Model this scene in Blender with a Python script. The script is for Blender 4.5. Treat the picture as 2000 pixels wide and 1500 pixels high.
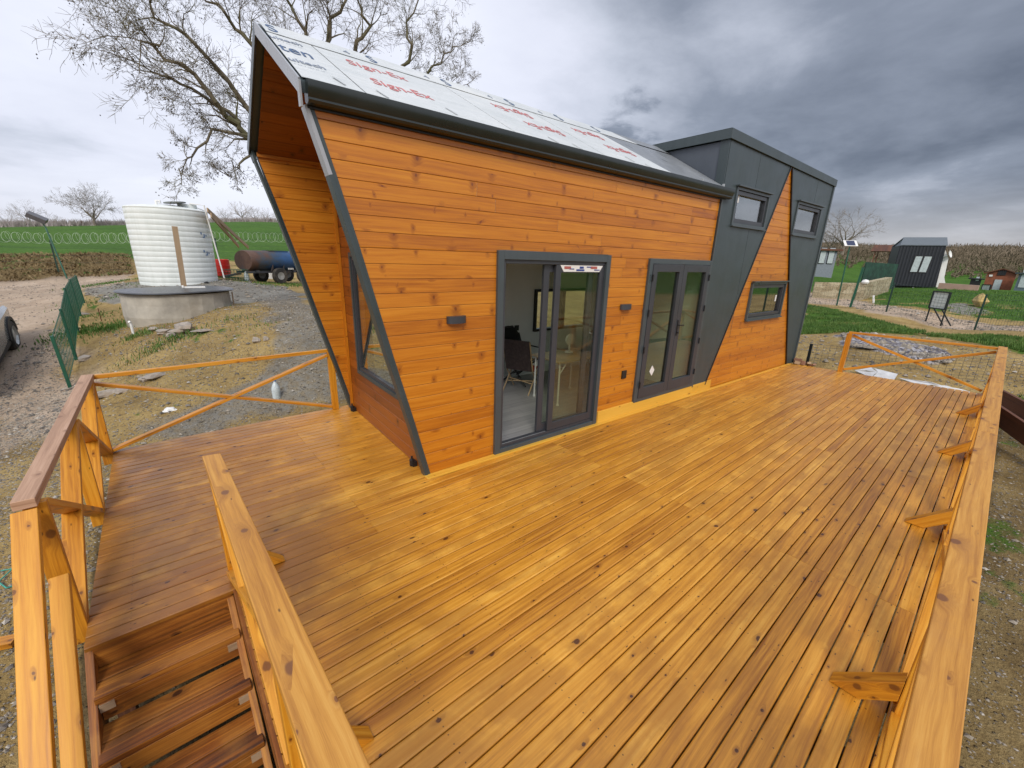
import bpy, bmesh, math, random
import numpy as np
from mathutils import Vector, Matrix
for o in list(bpy.data.objects): bpy.data.objects.remove(o)
SC=bpy.context.scene; COL=SC.collection
R=math.radians; PI=math.pi
random.seed(7); np.random.seed(7)

# ------------------------------------------------------------ camera
cd=bpy.data.cameras.new('camera'); cam=bpy.data.objects.new('camera',cd); COL.objects.link(cam)
cd.sensor_width=36; cd.sensor_fit='HORIZONTAL'; cd.lens=14.59; cd.clip_start=0.05; cd.clip_end=4000
def cam_matrix(yaw,pit,rol,loc):
    f=Vector((math.sin(yaw)*math.cos(pit),math.cos(yaw)*math.cos(pit),-math.sin(pit)))
    r=Vector((math.cos(yaw),-math.sin(yaw),0)); d=f.cross(r)
    r2=math.cos(rol)*r+math.sin(rol)*d; d2=-math.sin(rol)*r+math.cos(rol)*d
    m=Matrix.Identity(4)
    for i in range(3):
        m[i][0]=r2[i]; m[i][1]=-d2[i]; m[i][2]=-f[i]; m[i][3]=loc[i]
    return m
cam.matrix_world=cam_matrix(R(40.615),R(16.746),R(-1.7595),(0,0,2.25))
SC.camera=cam

# ------------------------------------------------------------ sun and sky
SUN_TRAVEL=Vector((0.80,1.0,-1.10)).normalized()
sl=bpy.data.lights.new('sun','SUN'); sl.energy=2.2; sl.angle=R(24.0); sl.color=(1.0,0.93,0.80)
so=bpy.data.objects.new('sun',sl); COL.objects.link(so); so.rotation_euler=(-SUN_TRAVEL).to_track_quat('Z','Y').to_euler()
W=bpy.data.worlds.new('World'); SC.world=W; W.use_nodes=True
nt=W.node_tree; nt.nodes.clear()
class NB:
    """tiny node-graph helper"""
    def __init__(s,nt): s.nt=nt
    def n(s,t,**k):
        nd=s.nt.nodes.new(t)
        for a,v in k.items(): setattr(nd,a,v)
        return nd
    def link(s,a,b): s.nt.links.new(a,b)
    def put(s,sock,v):
        if isinstance(v,bpy.types.NodeSocket): s.link(v,sock)
        elif v is not None: sock.default_value=v
    def math(s,op,a,b=None,c=None,clamp=False):
        nd=s.n('ShaderNodeMath',operation=op,use_clamp=clamp)
        for i,v in enumerate((a,b,c)):
            if v is not None: s.put(nd.inputs[i],v)
        return nd.outputs[0]
    def vmath(s,op,a,b=None):
        nd=s.n('ShaderNodeVectorMath',operation=op); s.put(nd.inputs[0],a)
        if b is not None: s.put(nd.inputs[1],b)
        return nd.outputs['Value'] if op in('DOT_PRODUCT','LENGTH') else nd.outputs[0]
    def noise(s,vec,scale,detail=4,rough=.55,dist=0,w=None):
        nd=s.n('ShaderNodeTexNoise'); s.put(nd.inputs['Vector'],vec); s.put(nd.inputs['Scale'],scale)
        nd.inputs['Detail'].default_value=detail; nd.inputs['Roughness'].default_value=rough; nd.inputs['Distortion'].default_value=dist
        return nd.outputs['Fac']
    def vor(s,vec,scale,feature='F1',rand=1.0):
        nd=s.n('ShaderNodeTexVoronoi',feature=feature); s.put(nd.inputs['Vector'],vec); s.put(nd.inputs['Scale'],scale)
        nd.inputs['Randomness'].default_value=rand
        return nd
    def ramp(s,fac,stops,interp='LINEAR'):
        nd=s.n('ShaderNodeValToRGB'); s.put(nd.inputs[0],fac); cr=nd.color_ramp; cr.interpolation=interp
        while len(cr.elements)>1: cr.elements.remove(cr.elements[-1])
        cr.elements[0].position=stops[0][0]; cr.elements[0].color=(*stops[0][1],1) if len(stops[0][1])==3 else stops[0][1]
        for p,c in stops[1:]:
            e=cr.elements.new(p); e.color=(*c,1) if len(c)==3 else c
        return nd.outputs[0]
    def mr(s,v,a,b,c=0.,d=1.,smooth=False):
        nd=s.n('ShaderNodeMapRange',interpolation_type='SMOOTHSTEP' if smooth else 'LINEAR'); s.put(nd.inputs[0],v)
        for i,x in enumerate((a,b,c,d)): nd.inputs[i+1].default_value=x
        return nd.outputs[0]
    def mix(s,f,a,b,mode='MIX'):
        nd=s.n('ShaderNodeMix',data_type='RGBA',blend_type=mode); s.put(nd.inputs[0],f)
        for i,v in ((6,a),(7,b)):
            if isinstance(v,tuple) and len(v)==3: v=(*v,1)
            s.put(nd.inputs[i],v)
        return nd.outputs[2]
    def scale(s,vec,sc,loc=(0,0,0)):
        nd=s.n('ShaderNodeMapping'); s.put(nd.inputs[0],vec); nd.inputs['Scale'].default_value=sc; nd.inputs['Location'].default_value=loc
        return nd.outputs[0]
g=NB(nt)
tc=g.n('ShaderNodeTexCoord'); D=tc.outputs['Generated']
sky=g.n('ShaderNodeTexSky',sky_type='NISHITA'); sky.sun_disc=False
sky.sun_elevation=math.asin(-SUN_TRAVEL.z); sky.sun_rotation=math.atan2(-SUN_TRAVEL.x,-SUN_TRAVEL.y)
sep=g.n('ShaderNodeSeparateXYZ'); g.link(D,sep.inputs[0])
zz=g.math('MAXIMUM',sep.outputs[2],0.0)
den=g.math('ADD',zz,0.16)
cmb=g.n('ShaderNodeCombineXYZ'); g.link(g.math('DIVIDE',sep.outputs[0],den),cmb.inputs[0]); g.link(g.math('DIVIDE',sep.outputs[1],den),cmb.inputs[1])
P=cmb.outputs[0]
n1=g.noise(g.scale(P,(1,1,1),(3.1,1.7,0)),0.62,8,.52,.35)
n2=g.noise(g.scale(P,(1,1,1),(8.3,4.2,0)),2.1,7,.6,.25)
drk=g.vmath('DOT_PRODUCT',D,(0.955,0.17,0.24))
drk=g.mr(drk,0.62,0.99,0.,1.,True)
lit=g.mr(g.vmath('DOT_PRODUCT',D,(0.50,0.84,0.20)),0.86,1.0,0.,1.,True)
dens=g.math('ADD',g.math('MULTIPLY',n1,0.85),g.math('MULTIPLY',n2,0.32))
dens=g.math('ADD',dens,g.math('MULTIPLY',drk,0.44))
dens=g.math('SUBTRACT',dens,g.math('MULTIPLY',lit,0.12))
# one small grey cumulus low over the ridge of the house
pu=g.vmath('DOT_PRODUCT',D,Vector((0.772,0.578,0.236)).normalized()[:])
pu=g.mr(g.math('ADD',pu,g.math('MULTIPLY',g.math('SUBTRACT',n2,.5),0.018)),0.9966,0.9998,0.,1.,True)
dens=g.math('ADD',dens,g.math('MULTIPLY',pu,0.15))
hz=g.mr(sep.outputs[2],0.0,0.16,1.,0.,True)
cc=g.ramp(g.mr(dens,0.42,1.12),[(0.0,(8.9,9.2,10.3)),(0.34,(7.5,7.8,9.0)),(0.54,(5.4,5.8,6.8)),(0.78,(2.6,2.95,3.7)),(1.0,(1.45,1.7,2.25))])
# flat pale band of air along the horizon
hcol=g.mix(drk,(7.2,7.4,8.3),(5.2,5.0,5.0))
cc=g.mix(g.math('MULTIPLY',hz,0.75),cc,hcol)
skyc=g.mix(0.94,sky.outputs[0],cc)
bg=g.n('ShaderNodeBackground'); g.link(skyc,bg.inputs[0]); bg.inputs[1].default_value=0.100
wo=g.n('ShaderNodeOutputWorld'); g.link(bg.outputs[0],wo.inputs[0])
SC.view_settings.view_transform='Standard'; SC.view_settings.look='None'; SC.view_settings.exposure=0.13; SC.view_settings.gamma=1
SC.render.engine='CYCLES'; SC.render.resolution_x=1024; SC.render.resolution_y=768
SC.cycles.max_bounces=8; SC.cycles.transparent_max_bounces=16; SC.cycles.caustics_reflective=False; SC.cycles.caustics_refractive=False

# ------------------------------------------------------------ object helpers
def tag(o,label=None,cat=None,group=None,kind=None):
    if label: o['label']=label
    if cat: o['category']=cat
    if group: o['group']=group
    if kind: o['kind']=kind
    return o
def empty(name,loc=(0,0,0),rz=0,label=None,cat=None,group=None):
    o=bpy.data.objects.new(name,None); COL.objects.link(o); o.location=loc; o.rotation_euler=(0,0,rz); o.empty_display_size=.2
    return tag(o,label,cat,group)
def copy_tree(o,parent=None):
    c=o.copy(); COL.objects.link(c); c.parent=parent
    for ch in [x for x in bpy.data.objects if x.parent==o]: copy_tree(ch,c)
    return c
class MB:
    def __init__(s): s.v=[]; s.f=[]; s.uv=[]; s.rn=[]; s.mi=[]; s.m=0
    def face(s,pts,uvs=None,r=None):
        i=len(s.v); s.v+= [tuple(p) for p in pts]; s.f.append(tuple(range(i,i+len(pts))))
        s.uv+= [tuple(u) for u in (uvs or [(0,0)]*len(pts))]; s.rn+=[s.r if r is None else r]*len(pts); s.mi.append(s.m)
    r=0.5
    def box(s,c,size,rot=None,long=None,shrink=0):
        """axis box, centre c; uv runs along the longest side"""
        sx,sy,sz=[q/2 for q in size]; M_=rot if rot is not None else Matrix.Identity(3)
        c=Vector(c); ax=long if long is not None else max(range(3),key=lambda k:size[k])
        off=random.uniform(0,40); offv=random.uniform(0,40); s.r=random.random()
        V=lambda a,b,d:c+M_@Vector((a*sx,b*sy,d*sz))
        quads=[((0,0,1),[(-1,-1,1),(1,-1,1),(1,1,1),(-1,1,1)]),((0,0,-1),[(-1,1,-1),(1,1,-1),(1,-1,-1),(-1,-1,-1)]),
               ((1,0,0),[(1,-1,-1),(1,1,-1),(1,1,1),(1,-1,1)]),((-1,0,0),[(-1,1,-1),(-1,-1,-1),(-1,-1,1),(-1,1,1)]),
               ((0,1,0),[(1,1,-1),(-1,1,-1),(-1,1,1),(1,1,1)]),((0,-1,0),[(-1,-1,-1),(1,-1,-1),(1,-1,1),(-1,-1,1)])]
        h=(sx,sy,sz)
        for nn,q in quads:
            k=[i for i in range(3) if nn[i]!=0][0]; oth=[i for i in range(3) if i!=k]
            if ax in oth: ua=ax; va=[i for i in oth if i!=ax][0]
            else: ua,va=oth
            s.face([V(*p) for p in q],[(p[ua]*h[ua]+off,p[va]*h[va]+offv+k*.37) for p in q])
    def beam(s,p0,p1,w,h,up=(0,0,1)):
        """rectangular bar from p0 to p1; w across, h along 'up'"""
        p0=Vector(p0); p1=Vector(p1); d=(p1-p0); L=d.length; d.normalize(); u=Vector(up); side=d.cross(u).normalized(); u2=side.cross(d).normalized()
        M_=Matrix((d,side,u2)).transposed(); s.box((p0+p1)/2,(L,w,h),M_,long=0)
    def tube(s,pts,rad,n=8,cap=True):
        pts=[Vector(p) for p in pts]; rad=[rad]*len(pts) if not hasattr(rad,'__len__') else rad
        rings=[]; prev=None; s.r=random.random(); L=0; off=random.uniform(0,30)
        for i,p in enumerate(pts):
            d=(pts[min(i+1,len(pts)-1)]-pts[max(i-1,0)])
            if d.length<1e-9: d=Vector((0,0,1))
            d.normalize()
            if prev is None: a=d.orthogonal().normalized()
            else: a=(prev-d*prev.dot(d)); a=a.normalized() if a.length>1e-6 else d.orthogonal().normalized()
            prev=a; b=d.cross(a)
            if i: L+=(pts[i]-pts[i-1]).length
            rings.append(([p+(a*math.cos(2*PI*k/n)+b*math.sin(2*PI*k/n))*rad[i] for k in range(n)],L))
        base=len(s.v)
        for i in range(len(rings)-1):
            for k in range(n):
                k2=(k+1)%n; A,la=rings[i]; B,lb=rings[i+1]
                s.face([A[k],A[k2],B[k2],B[k]],[(la+off,k*.05),(la+off,(k+1)*.05),(lb+off,(k+1)*.05),(lb+off,k*.05)])
        if cap and n>3:
            s.face(list(reversed(rings[0][0]))); s.face(rings[-1][0])
    def prism(s,poly,vec):
        """closed planar polygon extruded by vec"""
        P_=[Vector(p) for p in poly]; v=Vector(vec); n=len(P_); s.r=random.random(); off=random.uniform(0,40)
        e=max(((P_[(i+1)%n]-P_[i]) for i in range(n)),key=lambda q:q.length).normalized(); nn=v.normalized(); f=nn.cross(e)
        uv=lambda p:(p.dot(e)+off,p.dot(f)+off)
        s.face(list(reversed(P_)),[uv(p) for p in reversed(P_)]); s.face([p+v for p in P_],[uv(p) for p in P_])
        for i in range(n):
            a,b=P_[i],P_[(i+1)%n]; l=(b-a).length
            s.face([a,b,b+v,a+v],[(off,off),(off+l,off),(off+l,off+v.length),(off,off+v.length)])
    def lathe(s,prof,c=(0,0,0),n=32,rot=None):
        c=Vector(c); M_=rot or Matrix.Identity(3); s.r=random.random()
        for i in range(len(prof)-1):
            (r0,z0),(r1,z1)=prof[i],prof[i+1]
            for k in range(n):
                a,b=2*PI*k/n,2*PI*(k+1)/n
                q=[(r0*math.cos(a),r0*math.sin(a),z0),(r0*math.cos(b),r0*math.sin(b),z0),(r1*math.cos(b),r1*math.sin(b),z1),(r1*math.cos(a),r1*math.sin(a),z1)]
                if r0<1e-6: q=[q[0],q[2],q[3]]
                elif r1<1e-6: q=[q[0],q[1],q[2]]
                s.face([c+M_@Vector(p) for p in q],[(k/n*3,z0),((k+1)/n*3,z0),((k+1)/n*3,z1),(k/n*3,z1)][:len(q)])
    def build(s,name,mat,parent=None,bevel=0,smooth=False,loc=None,label=None,cat=None,group=None,kind=None):
        me=bpy.data.meshes.new(name); vv=s.v
        if loc is not None: vv=[(a-loc[0],b-loc[1],c-loc[2]) for a,b,c in s.v]
        me.from_pydata(vv,[],s.f)
        uvl=me.uv_layers.new(name='UVMap'); uvl.data.foreach_set('uv',np.array(s.uv,'f').ravel())
        at=me.attributes.new('rnd','FLOAT','CORNER'); at.data.foreach_set('value',np.array(s.rn,'f'))
        mats=mat if isinstance(mat,(list,tuple)) else [mat]
        for m_ in mats: me.materials.append(m_)
        if len(mats)>1: me.polygons.foreach_set('material_index',np.array(s.mi,'i'))
        bm=bmesh.new(); bm.from_mesh(me); bmesh.ops.remove_doubles(bm,verts=bm.verts,dist=1e-5)
        if smooth=='recalc' or True: bmesh.ops.recalc_face_normals(bm,faces=bm.faces)
        bm.to_mesh(me); bm.free()
        if smooth:
            me.polygons.foreach_set('use_smooth',[True]*len(me.polygons)); 
            if isinstance(smooth,(int,float)) and smooth is not True:
                me.set_sharp_from_angle(angle=R(smooth))
        o=bpy.data.objects.new(name,me); COL.objects.link(o)
        if parent: o.parent=parent
        if loc is not None: o.location=loc
        if bevel:
            b=o.modifiers.new('bevel','BEVEL'); b.width=bevel; b.segments=2; b.limit_method='ANGLE'; b.angle_limit=R(40)
        return tag(o,label,cat,group,kind)

# ------------------------------------------------------------ materials
def newmat(name):
    m=bpy.data.materials.new(name); m.use_nodes=True; t=m.node_tree; t.nodes.clear(); g=NB(t)
    out=g.n('ShaderNodeOutputMaterial'); p=g.n('ShaderNodeBsdfPrincipled'); g.link(p.outputs[0],out.inputs[0])
    return m,g,p
def bump(g,p,h,strength=.3,dist=.01):
    b=g.n('ShaderNodeBump'); b.inputs['Strength'].default_value=strength; b.inputs['Distance'].default_value=dist
    g.link(h,b.inputs['Height']); g.link(b.outputs[0],p.inputs['Normal'])
def rgb3(c): return (*c,1)
def simple(name,col,rough=.6,metal=0,nz=.12,scale=8,bmp=.1,spec=.5,coat=0,dirt=None,dirtamt=.5):
    m,g,p=newmat(name); tc=g.n('ShaderNodeTexCoord'); V=tc.outputs['Object']
    n=g.noise(V,scale,5,.6); d=tuple(c*(1-nz*1.6) for c in col); l=tuple(min(1,c*(1+nz)) for c in col)
    c=g.ramp(n,[(.3,d),(.7,l)])
    if dirt:
        dn=g.mr(g.noise(V,scale*.35,6,.65),.48,.66); c=g.mix(g.math('MULTIPLY',dn,dirtamt),c,dirt)
    g.link(c,p.inputs['Base Color']); p.inputs['Roughness'].default_value=rough; p.inputs['Metallic'].default_value=metal
    g.link(g.mr(g.noise(V,scale*3,3),.3,.7,max(.03,rough-.08),min(1,rough+.08)),p.inputs['Roughness'])
    p.inputs['Specular IOR Level'].default_value=spec; p.inputs['Coat Weight'].default_value=coat
    if bmp: bump(g,p,g.noise(V,scale*6,4),bmp,.004)
    return m
def wood(name,dark,mid,light,knotcol,knots=.5,kscale=(1.6,7.0),grain=.5,rough=.45,coat=.25,stain=None,stainamt=0.,stainscale=.9,vary=.35,flare=False,endtone=None,checks=0.,reach=(.05,.03,(.014,.010)),flamt=.35):
    """planks: UV x runs along the grain in metres, y across; attribute rnd differs per board"""
    m,g,p=newmat(name); uv=g.n('ShaderNodeUVMap').outputs[0]
    rn=g.n('ShaderNodeAttribute',attribute_name='rnd').outputs['Fac']
    tco=g.n('ShaderNodeTexCoord').outputs['Object']
    wob=g.noise(g.scale(uv,(1.3,6,1)),1.0,3,.5)
    cx=g.n('ShaderNodeCombineXYZ'); sx=g.n('ShaderNodeSeparateXYZ'); g.link(uv,sx.inputs[0])
    # knot field
    wn=g.noise(g.scale(uv,(7,16,1)),1.0,3,.6)
    kx=g.n('ShaderNodeCombineXYZ'); su=g.n('ShaderNodeSeparateXYZ'); g.link(uv,su.inputs[0])
    g.link(g.math('MULTIPLY',g.math('ADD',su.outputs[0],g.math('MULTIPLY',g.math('SUBTRACT',wn,.5),.05)),kscale[0]),kx.inputs[0])
    g.link(g.math('MULTIPLY',su.outputs[1],kscale[1]),kx.inputs[1])
    vo=g.vor(kx.outputs[0],1.0,rand=.9)
    kr=g.n('ShaderNodeSeparateColor'); g.link(vo.outputs['Color'],kr.inputs[0])
    has=g.math('LESS_THAN',kr.outputs[0],knots)
    # offset from the knot in metres, seen with different reach along and across the board
    dv=g.vmath('SUBTRACT',kx.outputs[0],vo.outputs['Position'])
    ru,rv,rk=reach
    cor=g.vmath('LENGTH',g.vmath('MULTIPLY',dv,(1/kscale[0]/rk[0],1/kscale[1]/rk[1],0)))
    fl=g.vmath('LENGTH',g.vmath('MULTIPLY',dv,(1/kscale[0]/ru,1/kscale[1]/rv,0)))
    size=g.math('ADD',g.math('MULTIPLY',g.math('POWER',kr.outputs[1],2.0),1.3),.40)
    kmask=g.math('MULTIPLY',has,g.mr(g.math('DIVIDE',cor,size),.75,1.2,1,0,True))
    kflare=g.math('MULTIPLY',has,g.mr(g.math('ADD',g.math('DIVIDE',fl,size),g.math('MULTIPLY',g.math('SUBTRACT',wn,.5),.9)),.25,1.25,1,0,True))
    # growth rings bend round the knots
    yy=g.math('ADD',g.math('ADD',sx.outputs[1],g.math('MULTIPLY',wob,.05)),g.math('MULTIPLY',kflare,.035))
    cx2=g.n('ShaderNodeCombineXYZ'); g.link(g.math('MULTIPLY',sx.outputs[0],.9),cx2.inputs[0]); g.link(g.math('MULTIPLY',yy,34),cx2.inputs[1]); g.link(g.math('MULTIPLY',rn,20),cx2.inputs[2])
    gr=g.noise(cx2.outputs[0],1.5,5,.62,.3)
    fine=g.noise(g.scale(uv,(9,420,1)),1.0,3,.7)
    tone=g.math('ADD',g.math('MULTIPLY',g.math('SUBTRACT',gr,.5),grain*1.6),g.math('MULTIPLY',g.math('SUBTRACT',fine,.5),grain*.5))
    tone=g.math('ADD',tone,g.math('MULTIPLY',g.math('SUBTRACT',rn,.5),vary))
    patch=g.noise(g.scale(uv,(1.1,5,1)),1.0,3,.5)
    tone=g.math('ADD',tone,g.math('MULTIPLY',g.math('SUBTRACT',patch,.5),.45))
    c=g.ramp(g.math('ADD',tone,.5),[(0.08,dark),(.5,mid),(.92,light)])
    if stain:
        sn=g.noise(tco,stainscale,6,.62,.4); sn2=g.noise(g.scale(tco,(.35,2.2,1)),stainscale*1.6,5,.6,.2)
        sm=g.mr(g.math('ADD',g.math('MULTIPLY',g.math('SUBTRACT',rn,.5),.16),g.math('ADD',g.math('MULTIPLY',sn,.5),g.math('MULTIPLY',sn2,.5))),.46,.62,0,1,True)
        c=g.mix(g.math('MULTIPLY',sm,stainamt),c,stain)
        lap=g.vor(g.scale(tco,(.85,1.9,.01)),1.0); lc=g.n('ShaderNodeSeparateColor'); g.link(lap.outputs['Color'],lc.inputs[0])
        lm=g.math('MULTIPLY',g.mr(lc.outputs[0],.45,.75),g.mr(g.noise(tco,3.1,4),.3,.62)); c=g.mix(g.math('MULTIPLY',lm,.34*stainamt),c,stain)
        if endtone:   # darker brown tone towards the left rear end of the deck
            wm=g.math('MULTIPLY',g.math('MULTIPLY',g.mr(g.math('ADD',sx3(g,tco,0),g.math('MULTIPLY',sn2,1.6)),endtone[0],endtone[1],1,0,True),g.mr(g.math('ADD',sx3(g,tco,1),g.math('MULTIPLY',sn,1.2)),2.4,3.6,.12,1,True)),g.mr(sn,.30,.55,.42,1))
            c=g.mix(g.math('MULTIPLY',wm,endtone[2]),c,endtone[3])
    c=g.mix(g.math('MULTIPLY',kflare,flamt),c,tuple((a+b)/2 for a,b in zip(dark,knotcol)))
    c=g.mix(g.math('MULTIPLY',kmask,.9),c,knotcol)
    if endtone:
        so=g.n('ShaderNodeSeparateXYZ'); g.link(tco,so.inputs[0]); ax=g.math('ABSOLUTE',g.math('SUBTRACT',g.math('MODULO',g.math('ADD',so.outputs[0],6.15),.6),.3))
        ay=g.math('ABSOLUTE',g.math('SUBTRACT',g.math('ABSOLUTE',g.math('SUBTRACT',g.math('MODULO',g.math('ADD',so.outputs[1],.1945+.995),.0995),.04975)),.026))
        dd_=g.math('SQRT',g.math('ADD',g.math('MULTIPLY',ax,ax),g.math('MULTIPLY',ay,ay))); c=g.mix(g.math('MULTIPLY',g.mr(dd_,.0028,.0048,1,0),.8),c,(.03,.014,.006))
    if checks:
        sp=g.vor(g.scale(uv,(9,26,1)),1.0); sr=g.n('ShaderNodeSeparateColor'); g.link(sp.outputs['Color'],sr.inputs[0])
        dm=g.math('MULTIPLY',g.math('LESS_THAN',sr.outputs[2],checks),g.math('SUBTRACT',1.0,g.mr(sp.outputs['Distance'],.05,.13)))
        c=g.mix(g.math('MULTIPLY',dm,.8),c,tuple(q*.35 for q in knotcol))
    g.link(c,p.inputs['Base Color'])
    g.link(g.math('ADD',g.mr(gr,.2,.8,rough-.08,rough+.12),g.math('MULTIPLY',kmask,-.1)),p.inputs['Roughness'])
    p.inputs['Coat Weight'].default_value=coat; p.inputs['Coat Roughness'].default_value=.35
    bump(g,p,g.math('ADD',g.math('MULTIPLY',gr,.6),g.math('MULTIPLY',fine,.5)),.22,.003)
    return m
def sx3(g,v,i):
    s=g.n('ShaderNodeSeparateXYZ'); g.link(v,s.inputs[0]); return s.outputs[i]
M_deck=wood('deck_wood',(.26,.084,.006),(.59,.265,.025),(.80,.44,.075),(.055,.016,.006),knots=.34,kscale=(2.6,6.3),grain=.70,rough=.36,coat=.22,stain=(.36,.145,.015),stainamt=.60,stainscale=3.2,vary=.40,endtone=(.9,2.6,.72,(.19,.068,.012)),checks=.035,reach=(.06,.022,(.015,.011)),flamt=.4)
M_clad=wood('cladding_wood',(.27,.068,.003),(.485,.165,.007),(.64,.262,.017),(.17,.040,.004),knots=.55,kscale=(2.2,6.0),grain=.62,rough=.42,coat=.18,vary=.30,reach=(.038,.066,(.008,.012)),flamt=.60)
M_clad_shade=wood('cladding_wood_shaded',(.11,.022,.002),(.225,.056,.004),(.33,.092,.007),(.05,.012,.002),knots=.6,kscale=(2.2,6.5),grain=.6,rough=.38,coat=.25,vary=.40,reach=(.035,.060,(.012,.016)),flamt=.5)  # copy of the cladding wood with the shade of the recess put into its colour
M_rail=wood('rail_wood',(.32,.105,.006),(.57,.235,.013),(.71,.35,.036),(.14,.045,.008),knots=.75,kscale=(2.6,7.5),grain=.95,rough=.45,coat=.12,vary=.34,reach=(.08,.03,(.018,.014)),flamt=.5,checks=.03)
M_cap=wood('cap_wood',(.35,.140,.018),(.54,.255,.042),(.66,.365,.085),(.17,.065,.022),knots=.8,kscale=(2.4,7),grain=1.0,rough=.5,coat=.04,vary=.16,stain=(.36,.165,.05),stainamt=.4,stainscale=1.8,checks=.03,reach=(.09,.04,(.022,.016)),flamt=.4)
M_pinkcap=wood('cap_wood_pink',(.30,.165,.095),(.44,.265,.17),(.55,.36,.25),(.22,.11,.06),knots=.7,kscale=(2.4,7),grain=1.1,rough=.6,coat=.0,vary=.12,reach=(.08,.04,(.02,.014)),flamt=.4)
M_stair=wood('stair_wood',(.045,.011,.002),(.22,.066,.007),(.54,.215,.024),(.03,.008,.003),knots=.5,kscale=(1.8,5),grain=1.0,rough=.48,coat=.1,vary=.3,stain=(.42,.19,.035),stainamt=.40,stainscale=2.2,reach=(.07,.035,(.02,.014)))
M_strip=wood('base_strip_wood',(.50,.25,.022),(.68,.38,.045),(.78,.50,.09),(.2,.06,.01),knots=.4,kscale=(2.0,6),grain=.35,rough=.42,coat=.2,vary=.25)
M_raw=wood('raw_wood',(.20,.13,.075),(.34,.24,.15),(.44,.33,.22),(.12,.07,.035),knots=.3,kscale=(2,6),grain=.6,rough=.75,coat=0,vary=.2)
M_old=wood('old_brown_wood',(.045,.017,.009),(.115,.042,.020),(.20,.075,.036),(.03,.01,.006),knots=.4,kscale=(2,5),grain=.9,rough=.6,coat=.05,vary=.3)
def coated(name,col,rough=.36,dust=.25):
    m,g,p=newmat(name); V=g.n('ShaderNodeTexCoord').outputs['Object']
    n=g.noise(V,2.2,5,.6); st=g.noise(g.scale(V,(9,9,.7)),1.0,4,.6)
    c=g.mix(g.math('MULTIPLY',g.mr(g.math('ADD',g.math('MULTIPLY',n,.5),g.math('MULTIPLY',st,.5)),.42,.68),dust),rgb3(col),tuple(min(1,q*1.55+.02) for q in col))
    g.link(c,p.inputs['Base Color']); g.link(g.mr(n,.3,.7,rough-.06,rough+.12),p.inputs['Roughness'])
    p.inputs['Specular IOR Level'].default_value=.55
    bump(g,p,g.noise(V,.9,2),.5,.05)
    return m
M_anth=coated('anthracite_metal',(.034,.049,.054))
M_anthl=coated('anthracite_trim',(.048,.062,.070),.32)
M_gut=coated('gutter_metal',(.011,.016,.015),.30,.15)
M_frame=coated('window_frame_metal',(.036,.039,.048),.35,.12)
M_trimsky=coated('trim_sky_sheen',(.30,.32,.36),.30,.2)  # dark trim metal with the sky's reflection put into its colour
M_black=simple('black_plastic',(.012,.012,.014),.4,nz=.1)
M_white=simple('white_paint',(.74,.74,.73),.45,nz=.04,scale=3,dirt=(.5,.5,.47),dirtamt=.25)
M_green=simple('green_coating',(.010,.085,.050),.4,nz=.15)
M_dgreen=simple('dark_green_coating',(.010,.040,.028),.45,nz=.15)
M_postblk=simple('black_coating',(.010,.014,.015),.45,nz=.1)
M_steel=simple('galvanised_steel',(.5,.52,.52),.4,metal=.6,nz=.1)
M_red=simple('red_plastic',(.50,.018,.012),.35,nz=.12)
M_rub=simple('rubber',(.020,.019,.018),.8,nz=.2,dirt=(.16,.13,.10),dirtamt=.5)
def glassm(name,tint=(.86,.9,.88),refl=.12):
    m=bpy.data.materials.new(name); m.use_nodes=True; t=m.node_tree; t.nodes.clear(); g=NB(t)
    out=g.n('ShaderNodeOutputMaterial'); tr=g.n('ShaderNodeBsdfTransparent'); tr.inputs[0].default_value=rgb3(tint)
    gl=g.n('ShaderNodeBsdfGlossy'); gl.inputs['Roughness'].default_value=.015; gl.inputs['Color'].default_value=(1,1,1,1)
    ge=g.n('ShaderNodeNewGeometry'); cosi=g.math('ABSOLUTE',g.vmath('DOT_PRODUCT',ge.outputs['Incoming'],ge.outputs['Normal']))
    fr=g.math('ADD',.035,g.math('MULTIPLY',.9,g.math('POWER',g.math('SUBTRACT',1.0,cosi,clamp=True),5.0)))
    mx=g.n('ShaderNodeMixShader'); g.link(g.math('ADD',fr,refl,clamp=True),mx.inputs[0]); g.link(tr.outputs[0],mx.inputs[1]); g.link(gl.outputs[0],mx.inputs[2])
    g.link(mx.outputs[0],out.inputs[0]); return m
M_glass=glassm('door_glass',(.90,.92,.86),.01)
M_glass2=glassm('double_door_glass',(.66,.72,.64),.05)
M_glassd=glassm('window_glass',(.62,.68,.66),.24)
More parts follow.
